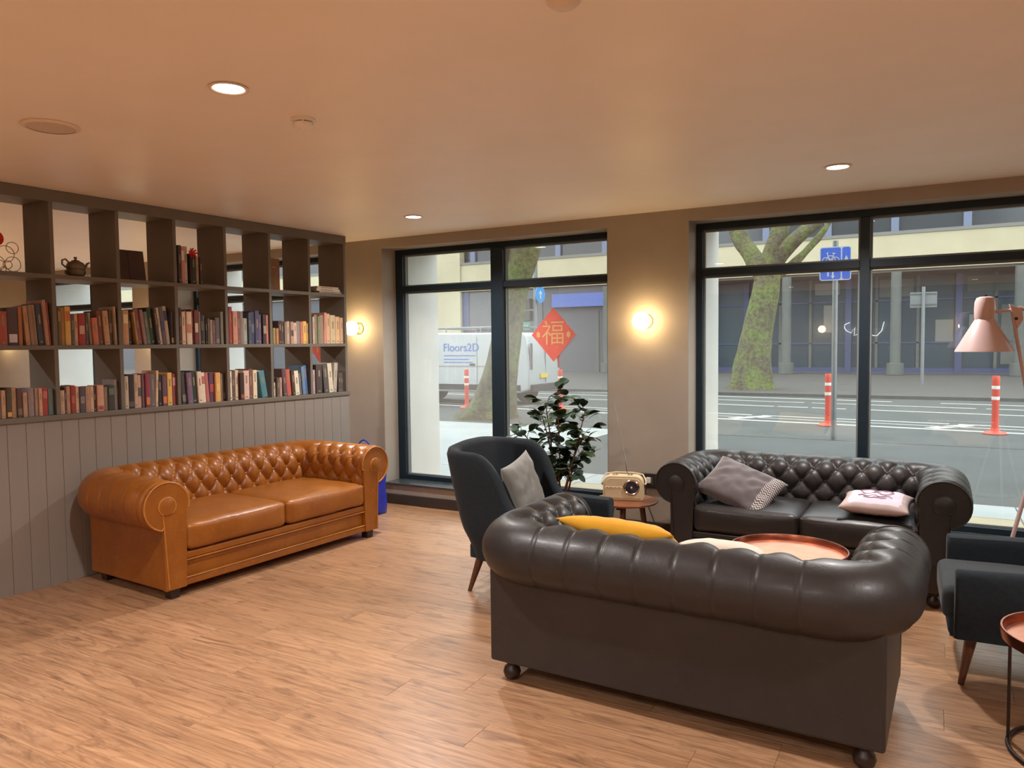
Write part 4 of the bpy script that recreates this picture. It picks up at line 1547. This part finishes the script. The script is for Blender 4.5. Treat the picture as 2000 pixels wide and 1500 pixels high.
# gilt wire ornament with a red disc at the left edge
M['gilt'] = mat('gilt_wire', srgb(196, 150, 84), rough=.3, metal=.9)
wo = on_shelf('wire_ornament', .075, .12, ZT, 0, 'gilt wire ornament of rings with a red disc at the left edge', 'ornament')
MB().tube([(-.13 + .26 * k / 12, 0, .006) for k in range(13)], .004, 8).build('base_bar', M['gilt'], wo, smooth=60)
for (cx, cz, r_) in ((.09, .055, .045), (.0, .055, .045), (-.09, .055, .045), (.05, .115, .05), (-.04, .12, .045), (.09, .155, .035), (.035, .02, .015), (.06, .05, .025), (-.02, .05, .025)):
    MB().tube([(cx + r_ * cos(t), 0, cz + r_ * sin(t)) for t in [k * 2 * pi / 28 for k in range(28)]], .0022, 6, closed=True).build('ring', M['gilt'], wo, smooth=60)
MB().lathe([(0, -.004), (.045, -.004), (.047, 0), (.045, .004), (0, .004)], 32).build('red_disc', M['redpaper'], wo, smooth=40, rot=(pi / 2, 0, 0), loc=(-.005, -.006, .205))
MB().tube([(-.005, 0, .008), (-.005, 0, .17)], .003, 6).build('upright_wire', M['gilt'], wo)

# ------------------------------------------------------------------ window decoration
def text_mesh(s, size, depth, m, name='text', font_align='CENTER'):
    cu = bpy.data.curves.new(name, 'FONT')
    cu.body = s
    cu.size = size
    cu.extrude = depth
    cu.align_x = font_align
    cu.align_y = 'CENTER'
    o = bpy.data.objects.new(name, cu)
    COL.objects.link(o)
    bpy.context.view_layer.update()
    dg = bpy.context.evaluated_depsgraph_get()
    me = bpy.data.meshes.new_from_object(o.evaluated_get(dg))
    bpy.data.objects.remove(o)
    me.materials.clear()
    me.materials.append(m)
    return me


M['redcard'] = mat('red_window_paper', srgb(222, 112, 98), srgb(212, 104, 92), rough=.7, nscale=10)
M['goldfoil'] = mat('gold_foil', srgb(216, 172, 120), rough=.6, metal=.0)
dc = MB().prism([(-.212, 0), (0, -.235), (.212, 0), (0, .235)], -.0015, 0).build('paper_decoration', M['redcard'])
dc.location = (-2.876, YF + .0065, 1.577)
tag(dc, 'red diamond paper decoration with a gold character stuck on the left window', 'decoration')
cm = text_mesh('\u798f', .23, .0008, M['goldfoil'], 'gold_character')
c1 = bpy.data.objects.new('gold_character', cm)
link(c1, dc)
c1.rotation_euler = (pi / 2, 0, 0)
c1.location = (0, -.0025, 0)
for s in (-1, 1):
    MB().prism([(.024 * cos(t) * (1 if k % 2 else .62), .036 * sin(t) * (1 if k % 2 else .62)) for k, t in enumerate([q * 2 * pi / 12 for q in range(12)])], -.0032, -.0015).build('gold_flower', M['goldfoil'], dc, loc=(s * .145, 0, .0))
b = dc.copy()
link(b)
b['label'] = 'red diamond paper decoration on the window beyond the bookcase'
b.location = (-5.55, YF + .0065, 1.52)
for ch in list(dc.children):
    c = ch.copy()
    link(c, b)
def ext(*c):
    return tuple(x * .74 for x in srgb(*c))


# ------------------------------------------------------------------ street outside
ZG = -.10
M['asphalt'] = mat('worn_asphalt', ext(76, 81, 80), ext(65, 70, 69), rough=.8, nscale=1.2, bump=.4, bscale=60, detail=6)
M['paving'] = mat('pale_concrete_paving', ext(172, 178, 177), ext(158, 166, 165), rough=.8, nscale=1.5, bump=.2, bscale=40, detail=6)
M['paving_far'] = mat('grey_paving', ext(78, 78, 76), ext(68, 68, 66), rough=.8, nscale=1.5, bump=.2, bscale=30, detail=6)
M['buff_slab'] = mat('buff_tactile_slab', ext(176, 164, 132), ext(164, 152, 122), rough=.8, nscale=3, bump=.2, bscale=40)
M['kerb'] = mat('granite_kerb', ext(84, 86, 84), ext(72, 74, 72), rough=.8, nscale=6)
M['line'] = mat('white_road_paint', ext(196, 198, 192), ext(180, 184, 178), rough=.7, nscale=8)
M['orange'] = mat('orange_rubber', ext(228, 78, 56), rough=.5)
M['reflector'] = mat('white_reflective_band', ext(240, 236, 230), rough=.4)
M['galv'] = mat('galvanised_steel', ext(128, 134, 136), ext(116, 122, 124), rough=.45, metal=.4, nscale=8)
M['cream_cladding'] = mat('cream_concrete', ext(188, 180, 152), ext(178, 170, 142), rough=.8, nscale=.6, bump=.05, bscale=10)
M['bluemetal'] = mat('blue_window_metal', ext(36, 58, 104), rough=.5)
M['paleblue'] = mat('pale_blue_mullion', ext(98, 112, 140), rough=.5)
M['darkglass'] = mat('dark_office_glass', ext(48, 60, 70), ext(40, 52, 60), rough=.16, nscale=.4)
M['shopglass'] = mat('dark_shop_glass', ext(20, 62, 78), ext(16, 52, 68), rough=.3, spec=.3, nscale=.5)
M['column'] = mat('grey_concrete_column', ext(92, 98, 96), ext(80, 86, 84), rough=.8, nscale=3)
M['shutter'] = mat('grey_shutter', ext(78, 80, 88), ext(72, 74, 82), rough=.6, nscale=2)
M['awning'] = mat('blue_fascia_sign', ext(64, 94, 168), rough=.5)
M['soffit'] = mat('grey_soffit', ext(118, 120, 116), rough=.8)  # plain grey for rails, panels and the arcade ceiling

tag(MB().box(-160, 40, 5.9, 80, -.6, ZG - .012).build('ground', M['asphalt']), 'street surface ground', kind='structure')
rd_ = tag(MB().box(-160, 40, 13.1, 22.9, ZG - .012, ZG).build('road', M['asphalt']), 'grey asphalt road with white markings', kind='structure')
pv = tag(MB().box(-160, 40, YO, 8.25, ZG - .012, ZG + .012).build('pavement_near', M['paving']), 'pale pavement outside the windows', kind='structure')
tag(MB().box(-160, 40, 8.25, 13.0, ZG - .012, ZG + .008).build('footway', M['asphalt']), 'dark asphalt footway', kind='structure')
tag(MB().box(-160, -4.95, 8.25, 13.0, ZG + .008, ZG + .014).build('pavement_left', M['paving']), 'pale pavement by the left tree', kind='structure')
# buff slabs laid against the shop wall
slab_me = MB().box(-.295, .295, -.295, .295, 0, .012).mesh('paving_slab', M['buff_slab'])
slab_me2 = MB().box(-.295, .295, -.295, .295, 0, .012).mesh('paving_slab', M['paving'])
for i in range(20):
    for j in range(3):
        xx = -5.0 + .6 * i
        if not (-4.9 < xx < -1.2 or -.9 < xx < 5.5):
            continue
        o = bpy.data.objects.new('paving_slab', slab_me if j else slab_me2)
        o.location = (xx, 6.88 + .6 * (2 - j) - .0, ZG + .012)
        link(o, pv)
tag(MB().box(-160, 40, 12.95, 13.1, ZG - .01, ZG + .012).build('kerb_near', M['paving_far']), 'near granite kerb', kind='structure')
tag(MB().box(-160, 40, 22.9, 23.15, ZG - .01, ZG + .09).build('kerb_far', M['kerb']), 'far granite kerb', kind='structure')
tag(MB().box(-160, 40, 23.15, 60, ZG - .01, ZG + .085).build('pavement_far', M['paving_far']), 'far grey pavement', kind='structure')


def stripe(x0, y0, x1, y1, w, m='line'):
    d = Vector((x1 - x0, y1 - y0, 0))
    n = Vector((-d.y, d.x, 0)).normalized() * w / 2
    a, b_ = Vector((x0, y0, 0)), Vector((x1, y1, 0))
    vs = [a - n, b_ - n, b_ + n, a + n]
    mb_ = MB()
    mb_.add([(v.x, v.y, ZG + .0002) for v in vs] + [(v.x, v.y, ZG + .004) for v in vs], [(0, 3, 2, 1), (4, 5, 6, 7), (0, 1, 5, 4), (1, 2, 6, 5), (2, 3, 7, 6), (3, 0, 4, 7)])
    mb_.build('marking', M[m], rd_)


SL = -.115
def yl(y0, x):          # marking lines run a little askew to the shop front
    return y0 + SL * (x + 1.2)
def run(y0, x0, x1, w):
    stripe(x0, yl(y0, x0), x1, yl(y0, x1), w)
run(15.5, -16, 6, .17)
run(16.1, -16, -3.45, .07)
run(16.1, -3.3, 6, .07)
for a_, b_ in ((-14, -10.2), (-9.9, -6.4), (-6.1, -3.42), (-3.2, .30), (.45, 4.6)):
    run(16.62, a_, b_, .11)
for a_, b_ in ((-15, -9.2), (-8.6, -3.4), (-2.5, -1.75), (-3.3, -2.6), (-1.3, 3.5)):
    run(19.1, a_, b_, .12)
for a_, b_ in ((-15, -7.2), (-6.9, -2.9), (-2.7, .9), (1.1, 5)):
    run(20.6, a_, b_, .10)
run(21.9, -16, -.9, .14)
run(21.9, .2, 6, .12)
for x in (-9.3, -3.3, .35):
    stripe(x - .35, yl(15.7, x - .35), x + .25, yl(16.5, x + .25), .28)


def bollard(x, y, h, label, rz=0):
    r = empty('traffic_delineator', (x, y, ZG), rz, label, 'traffic post', 'orange delineator posts along the white line')
    MB().lathe([(0, 0), (.17, 0), (.18, .015), (.15, .04), (.07, .06), (.06, .10), (0, .10)], 24).build('base', M['orange'], r, smooth=40)
    MB().lathe([(.055, .06), (.052, .5), (.058, .52), (.058, h - .08), (.062, h - .06), (.055, h), (0, h)], 20).build('post', M['orange'], r, smooth=40)
    for z0_ in (h - .40, h - .22):
        MB().lathe([(.0585, z0_), (.0595, z0_ + .005), (.0595, z0_ + .05), (.0585, z0_ + .055)], 20, cap=False).build('reflective_band', M['reflector'], r, smooth=60)


bollard(-1.70, 15.25, .98, 'orange delineator post with white bands beside the blue cycle sign post')
bollard(.94, 14.98, .98, 'orange delineator post seen below the pink lamp shade')
bollard(-10.26, 16.05, .98, 'orange delineator post in front of the white van')
bollard(-7.86, 16.50, .98, 'orange delineator post behind the top of the plant')

# cycle route sign
cs = empty('cycle_sign', (-1.368, 13.05, ZG), radians(4), 'blue cycle route sign with white bicycle on a grey pole', 'road sign')
MB().lathe([(.042, 0), (.042, 3.18), (0, 3.18)], 20).build('pole', M['galv'], cs, smooth=40)
M['signblue'] = mat('blue_sign_face', ext(34, 96, 214), rough=.4)
M['signwhite'] = mat('white_sign_print', ext(196, 204, 214), rough=.4)
sg = empty('x')
bpy.data.objects.remove(sg)
def rrect(w, h, r_, cx=0, cz=0):
    pts = []
    for sx, sz, a0 in ((1, -1, -90), (1, 1, 0), (-1, 1, 90), (-1, -1, 180)):
        for k in range(5):
            a = radians(a0 + k * 22.5)
            pts.append((cx + sx * (w / 2 - r_) + r_ * cos(a), cz + sz * (h / 2 - r_) + r_ * sin(a)))
    return pts
pz = 2.72 - ZG
plate = MB().prism(rrect(.46, .53, .04), -.056, -.046).build('sign_plate', M['signwhite'], cs, loc=(0, 0, pz))
MB().prism(rrect(.295, .50, .03, -.068), -.058, -.055).build('blue_panel', M['signblue'], cs, loc=(0, 0, pz))
MB().prism(rrect(.118, .50, .03, .158), -.058, -.055).build('blue_panel', M['signblue'], cs, loc=(0, 0, pz))
bk = MB()
def ring2(cx, cz, r_, t):
    bk.tube([(cx + r_ * cos(q), -.060, cz + r_ * sin(q)) for q in [k * 2 * pi / 20 for k in range(20)]], t, 5, closed=True)
ring2(-.140, .045, .052, .007)
ring2(.004, .045, .052, .007)
def bar2(a, b_, t=.006):
    bk.tube([(a[0], -.060, a[1]), (b_[0], -.060, b_[1])], t, 5)
bar2((-.140, .045), (-.105, .125)); bar2((-.105, .125), (-.125, .165)); bar2((-.125, .165), (-.098, .175)); bar2((-.108, .120), (-.030, .120))
bar2((-.030, .120), (-.072, .050)); bar2((-.072, .050), (-.108, .120)); bar2((-.072, .050), (.004, .045)); bar2((.004, .045), (-.030, .120)); bar2((-.030, .120), (-.022, .152)); bar2((-.044, .156), (-.004, .156), .009)
bk.build('bicycle_symbol', M['signwhite'], cs, loc=(0, 0, pz))
ar = MB()
for cx, up in ((-.105, 1), (-.035, -1)):
    ar.prism([(cx - .012, -.13), (cx + .012, -.13), (cx + .012, -.20), (cx - .012, -.20)], -.0605, -.0575)
    t = -.10 if up > 0 else -.225
    ar.prism([(cx - .032, t - up * .03), (cx + .032, t - up * .03), (cx, t + up * .012)], -.0605, -.0575)
ar.prism([(.130, .055), (.186, .055), (.158, .125)], -.0605, -.0575)
ar.prism([(.150, -.04), (.166, -.04), (.166, .055), (.150, .055)], -.0605, -.0575)
ar.prism([(.136, -.105), (.180, -.105), (.158, -.065)], -.0605, -.0575)
ar.build('arrow_symbols', M['signwhite'], cs, loc=(0, 0, pz))

# sign seen from behind across the road
bs_ = empty('road_sign', (-.29, 29, ZG + .085), 0, 'road sign on a pale pole seen from behind across the road', 'road sign')
MB().lathe([(.055, .0), (.055, 3.3), (0, 3.3)], 16).build('pole', M['galv'], bs_, smooth=40)
MB().box(-.40, .40, .06, .075, 2.60, 3.12).build('plate_back', M['galv'], bs_, bevel=.01)
for z_ in (2.68, 3.04):
    MB().box(-.38, .38, .035, .06, z_, z_ + .04).build('fixing_rail', M['column'], bs_)

# ---- trees
def bark():
    m, nt, b = new_mat('mossy_plane_bark')
    b.inputs['Roughness'].default_value = .95
    tc = node(nt, 'ShaderNodeTexCoord')
    n = node(nt, 'ShaderNodeTexNoise', i_Scale=1.9, i_Detail=5, i_Roughness=.65)
    nt.links.new(tc.outputs['Object'], n.inputs['Vector'])
    r = node(nt, 'ShaderNodeValToRGB')
    e = r.color_ramp.elements
    e[0].position = .38
    e[0].color = ext(108, 102, 86) + (1,)
    e[1].position = .62
    e[1].color = ext(128, 146, 78) + (1,)
    e2 = e.new(.5)
    e2.color = ext(126, 128, 88) + (1,)
    nt.links.new(n.outputs[0], r.inputs[0])
    v = node(nt, 'ShaderNodeTexNoise', i_Scale=11, i_Detail=6, i_Roughness=.7)
    nt.links.new(tc.outputs['Object'], v.inputs['Vector'])
    mx = node(nt, 'ShaderNodeMix', data_type='RGBA', blend_type='MULTIPLY')
    mx.inputs[0].default_value = .8
    r2 = node(nt, 'ShaderNodeValToRGB')
    r2.color_ramp.elements[0].position = .36
    r2.color_ramp.elements[0].color = (.30, .28, .27, 1)
    r2.color_ramp.elements[1].position = .58
    r2.color_ramp.elements[1].color = (1, 1, 1, 1)
    nt.links.new(v.outputs[0], r2.inputs[0])
    nt.links.new(r.outputs[0], mx.inputs[6])
    nt.links.new(r2.outputs[0], mx.inputs[7])
    nt.links.new(mx.outputs[2], b.inputs['Base Color'])
    bp = node(nt, 'ShaderNodeBump', i_Strength=1.0, i_Distance=.09)
    nt.links.new(v.outputs[0], bp.inputs['Height'])
    nt.links.new(bp.outputs[0], b.inputs['Normal'])
    return m


M['bark'] = bark()


def smooth_path(pts, rad, k=5):
    P, R = [], []
    n = len(pts)
    for i in range(n - 1):
        p0, p1, p2, p3 = [Vector(pts[max(0, min(n - 1, j))]) for j in (i - 1, i, i + 1, i + 2)]
        for q in range(k):
            t = q / k
            P.append(.5 * ((2 * p1) + (p2 - p0) * t + (2 * p0 - 5 * p1 + 4 * p2 - p3) * t * t + (3 * p1 - p0 - 3 * p2 + p3) * t ** 3))
            R.append(rad[i] * (1 - t) + rad[i + 1] * t)
    P.append(Vector(pts[-1]))
    R.append(rad[-1])
    return P, R


def tree(loc, trunk, branches, label, seed):
    root = empty('plane_tree', loc, 0, label, 'tree', 'plane trees on the street')
    b = MB()
    P, R = smooth_path([t[0] for t in trunk], [t[1] for t in trunk], 6)

    def ringfn(i, j):
        a = 2 * pi * i
        k = min(len(P) - 1, int(round(j * (len(P) - 1))))
        p, r_ = P[k], R[k]
        low = max(0, 1 - p.z / .7)
        rr = r_ * (1 + .09 * noise.noise(Vector((cos(a) * 1.4 + seed, sin(a) * 1.4, p.z * .9))) + .05 * noise.noise(Vector((cos(a) * 4, sin(a) * 4 + seed, p.z * 2.5))) + .10 * low * sin(5 * a + seed))
        return (p.x + rr * cos(a), p.y + rr * sin(a), p.z)

    b.grid(ringfn, 40, len(P) - 1, closed_u=True)
    b.build('trunk', M['bark'], root, smooth=180)
    for pts, rad in branches:
        b = MB()
        P, R = smooth_path(pts, rad, 5)
        b.tube(P, R, 16, jitter=.22, seed=seed + 3)
        b.build('branch', M['bark'], root, smooth=180)
    return root


# right tree, base at (-5.1, 24.8)
tree((-5.1, 24.8, ZG + .085), [((-.06, 0, -.1), .80), ((0, 0, .15), .68), ((.05, 0, .6), .60), ((.12, 0, 1.1), .54), ((.25, 0, 1.9), .47), ((.40, 0, 2.7), .42), ((.52, 0, 3.5), .40), ((.58, 0, 4.1), .36)],
     [([(.52, 0, 3.5), (.12, .1, 4.1), (-.32, .2, 4.8), (-.75, .3, 5.8), (-1.2, .4, 7.4)], [.34, .30, .27, .22, .14]),
      ([(.50, 0, 3.4), (.66, -.1, 4.1), (.92, -.2, 4.9), (1.05, -.2, 6.2), (1.1, -.3, 8)], [.36, .32, .28, .22, .14]),
      ([(.60, 0, 3.6), (.95, -.2, 4.2), (1.5, -.4, 4.7), (2.1, -.5, 5.1), (3.0, -.7, 5.9)], [.30, .26, .22, .17, .10]),
      ([(.70, .1, 3.5), (1.25, .3, 3.95), (1.75, .5, 4.5), (2.2, .6, 5.1), (2.6, .6, 6.0)], [.16, .13, .11, .08, .05])],
     'mossy plane tree forking low behind the blue cycle sign', 1)
# left tree, nearer
tree((-8.2, 14.1, ZG), [((-.44, 0, -.1), .78), ((-.34, 0, .06), .66), ((-.22, 0, .22), .54), ((-.10, 0, .5), .45), ((.10, 0, 1.2), .36), ((.28, 0, 2.1), .30), ((.44, 0, 2.8), .30), ((.68, 0, 3.5), .32), ((1.1, 0, 5), .30), ((1.7, .2, 8), .22)],
     [([(.50, 0, 3.0), (.1, -.3, 4.0), (-.5, -.5, 5.2), (-1.2, -.6, 7)], [.14, .12, .10, .06])],
     'leaning plane tree trunk seen behind the mullion of the left window', 5)

# ---- long building across the road
bd_ = empty('office_building', (-8, 37, -.02), 0, 'long cream and blue office building with a dark arcade across the road', 'building')
X0, X1 = -150, 30
def part_box(nm, m, x0, x1, y0, y1, z0, z1, bevel=0, parent=None):
    return MB().box(x0 + 8, x1 + 8, y0 - 37, y1 - 37, z0 + .02, z1 + .02).build(nm, M[m], parent or bd_, bevel=bevel)
part_box('cream_band', 'cream_cladding', X0, X1, 36.7, 41, 4.55, 6.05)
part_box('cream_band', 'cream_cladding', X0, X1, 36.7, 41, 8.3, 10.0)
part_box('cream_band', 'cream_cladding', X0, X1, 36.7, 41, 12.2, 14.0)
for z0_, z1_ in ((6.05, 8.3), (10.0, 12.2)):
    part_box('window_strip', 'darkglass', X0, X1, 37.1, 40.5, z0_, z1_)
    part_box('sill_rail', 'soffit', X0, X1, 36.66, 36.85, z0_, z0_ + .14)
k = -20
xm = -1.5 - 2.7 * 14
while xm < 24:
    for z0_, z1_ in ((6.15, 8.3),):
        part_box('mullion', 'paleblue', xm - .15, xm + .15, 36.95, 37.12, z0_, z1_)
    xm += 2.7
# cream pilaster at the left end of the view
part_box('pilaster', 'cream_cladding', -26.4, -23.75, 36.6, 41, -.02, 8.4)
# grey shuttered part on the left
part_box('shutter', 'shutter', -150, -26.4, 36.9, 41, -.02, 4.6)
part_box('shutter', 'shutter', -23.75, -13.2, 36.9, 41, -.02, 4.6)
part_box('blue_frame', 'bluemetal', -23.75, -23.3, 36.8, 36.92, 2.4, 4.5)
part_box('blue_rail', 'bluemetal', -23.75, -18.6, 36.8, 36.9, 2.36, 2.5)
part_box('dark_window', 'darkglass', -23.3, -18.6, 36.84, 36.9, 2.5, 4.45)
part_box('fascia_sign', 'awning', -17.9, -13.6, 36.6, 36.9, 3.45, 4.15)
part_box('door_frame', 'column', -15.5, -15.3, 36.84, 36.92, -.02, 3.2)
# arcade with recessed shopfront on the right
part_box('arcade_ceiling', 'soffit', -13.2, X1, 36.9, 41, 4.45, 4.55)
part_box('shop_glass', 'shopglass', -13.2, X1, 39.2, 39.3, .0, 4.45)
part_box('shop_base', 'bluemetal', -13.2, X1, 39.05, 39.2, .0, .22)
for z_ in (1.35, 3.3):
    part_box('shop_rail', 'bluemetal', -13.2, X1, 39.12, 39.2, z_, z_ + .07)
for x in (-12.6, -8.2, -3.5, 1.0, 5.4, 9.8):
    part_box('blue_post', 'bluemetal', x - .13, x + .13, 38.95, 39.2, 0, 4.45)
for x in (-10.6, -6.6, -5.2, -2.3, -.6, 2.4, 3.9, 7.0):
    part_box('shop_mullion', 'column', x - .06, x + .06, 39.12, 39.2, .2, 4.45)
for x0_, x1_, z0_, z1_, m_ in ((-7.6, -6.9, 3.6, 4.2, 'soffit'), (-5.0, -3.9, 3.7, 4.25, 'soffit'), (-3.1, -2.5, .4, 3.2, 'column'), (-4.6, -4.1, 1.9, 3.2, 'soffit'), (1.4, 2.3, 1.5, 2.6, 'soffit'), (.1, .8, 1.4, 2.4, 'soffit'), (-2.2, -.8, 3.5, 4.3, 'column'), (1.3, 3.4, 3.6, 4.3, 'column'), (2.6, 3.7, .4, 3.0, 'column')):
    part_box('grey_pane', m_, x0_, x1_, 39.15, 39.21, z0_, z1_)  # flat grey panel set on the shop glass
for x in (-14.8, -10.35, -5.92, -1.41, 3.08, 7.5):
    MB().lathe([(.34, 0), (.34, .5), (.215, .52), (.205, 4.45)], 24).build('column', M['column'], bd_, smooth=40, loc=(x + 8, 36.75 - 37, .02))

# ---- posts and lights by the left window
M['cyan'] = mat('bright_blue_sign', ext(46, 150, 220), rough=.4)
ts = empty('traffic_signal', (-11.35, 22, ZG), 0, 'grey street pole carrying a round blue sign and signal heads behind the van', 'traffic signal')
MB().lathe([(.07, 0), (.07, 6.0), (0, 6.0)], 16).build('pole', M['galv'], ts, smooth=40)
MB().lathe([(.27, -.01), (.27, .01)], 28).build('round_sign', M['cyan'], ts, rot=(pi / 2, 0, radians(82)), loc=(.22, -.1, 3.2))
q = MB().prism([(-.03, -.14), (.03, -.14), (.03, .02), (.10, .02), (0, .14), (-.10, .02), (-.03, .02)], -.004, .004).build('sign_arrow', M['signwhite'], ts, rot=(0, 0, radians(82)), loc=(.234, -.10, 3.2))
for z_ in (2.75, 2.35):
    b = MB().box(-.36, -.12, -.18, .06, z_, z_ + .34)
    b.build('signal_head', M['black'], ts, bevel=.02)
MB().box(-.36, -.12, -.185, -.17, 2.05, 2.3).build('pedestrian_panel', mat('green_panel', ext(40, 140, 110), rough=.4), ts, bevel=.01)

# ---- white van
M['van'] = mat('white_van_paint', ext(180, 186, 188), ext(170, 178, 180), rough=.35, nscale=2, coat=.4)
M['vanglass'] = mat('van_window', ext(60, 70, 78), rough=.15)
M['tyre'] = mat('black_tyre', ext(44, 46, 48), rough=.85)
M['vanblue'] = mat('blue_van_lettering', ext(54, 110, 200), rough=.5)
M['lampred'] = mat('red_tail_lamp', ext(150, 50, 46), rough=.3)
M['plate'] = mat('yellow_number_plate', ext(226, 196, 60), rough=.5)
van = empty('van', (-8.95, 16.95, ZG), 0, 'white panel van with blue lettering driving past behind the tree', 'van')
# side profile: x from the rear (0) forwards to -4.9
prof_v = [(0, .42), (.03, .9), (.0, 1.25), (-.08, 1.78), (-.20, 1.90), (-3.1, 1.93), (-3.4, 1.86), (-4.05, 1.28), (-4.75, 1.08), (-4.9, .92), (-4.92, .45), (-4.6, .34), (-.3, .34)]
MB().prism(list(reversed(prof_v)), 0, 1.78, axis='y').build('body', M['van'], van, bevel=.05, seg=3, smooth=50)
for x in (-.95, -3.95):
    MB().lathe([(.34, -.115), (.34, .115)], 28).build('wheel_arch', M['black'], van, rot=(pi / 2, 0, 0), loc=(x, .108, .36))
    w_ = MB().lathe([(0, -.11), (.29, -.11), (.315, -.08), (.315, .08), (.29, .11), (0, .11)], 28).build('wheel', M['tyre'], van, smooth=40, rot=(pi / 2, 0, 0), loc=(x, .09, .315))
    MB().lathe([(.0, 0), (.18, 0), (.19, -.012), (.16, -.02)], 24).build('hub_cap', M['galv'], w_, smooth=40, loc=(0, 0, .125))
    MB().lathe([(.32, -.1), (.32, .1)], 24).build('wheel', M['tyre'], van, rot=(pi / 2, 0, 0), loc=(x, 1.64, .315))
MB().box(-4.6, -.25, .0, .02, .40, .55).build('lower_trim', M['tyre'], van, loc=(0, -.012, 0))
MB().box(-3.2, -.5, 0, .012, 1.02, 1.045).build('door_rail', M['bead'], van, loc=(0, -.012, 0))
MB().box(-1.56, -1.545, 0, .008, .5, 1.8).build('door_seam', M['bead'], van, loc=(0, -.008, 0))
MB().box(-3.02, -3.005, 0, .008, .5, 1.8).build('door_seam', M['bead'], van, loc=(0, -.008, 0))
MB().box(-1.78, -1.62, 0, .02, 1.05, 1.10).build('door_handle', M['black'], van, loc=(0, -.02, 0))
MB().prism([(-3.15, 1.25), (-3.95, 1.25), (-3.42, 1.74), (-3.15, 1.76)], -.012, .01).build('side_window', M['vanglass'], van)
MB().box(-.0, .02, .02, .13, .95, 1.62).build('tail_lamp', mat('grey_tail_lamp', ext(110, 100, 104), rough=.3), van, loc=(.02, 0, 0))
MB().box(.0, .02, 1.64, 1.75, .95, 1.62).build('tail_lamp', M['lampred'], van, loc=(.02, 0, 0))
MB().box(.015, .06, .55, .95, .72, .83).build('number_plate', M['plate'], van)
MB().box(-.06, .10, .06, 1.72, .38, .56).build('rear_bumper', M['tyre'], van, bevel=.02)
MB().box(.0, .035, .885, .895, .6, 1.75).build('rear_door_seam', M['bead'], van)
rk = MB()
for x in (-.5, -1.5, -2.6):
    rk.tube([(x, .12, 1.93), (x, .12, 2.03), (x, 1.66, 2.03), (x, 1.66, 1.93)], .018, 6)
rk.tube([(-.1, .2, 2.05), (-3.1, .2, 2.05)], .03, 8)
rk.tube([(-.1, .6, 2.04), (-2.9, .6, 2.04)], .015, 8)
rk.build('roof_rack', M['galv'], van, smooth=60)
tmx = text_mesh('Floors2D', .30, .003, M['vanblue'], 'lettering')
tl = bpy.data.objects.new('lettering', tmx)
link(tl, van)
tl.rotation_euler = (pi / 2, 0, 0)
tl.location = (-2.05, -.006, 1.52)
lt = MB()
for z_, wd in ((1.30, 1.0), (1.20, .8), (1.12, .9)):
    lt.box(-2.6, -2.6 + wd, -.006, 0, z_, z_ + .025)
lt.build('small_print', M['vanblue'], van)
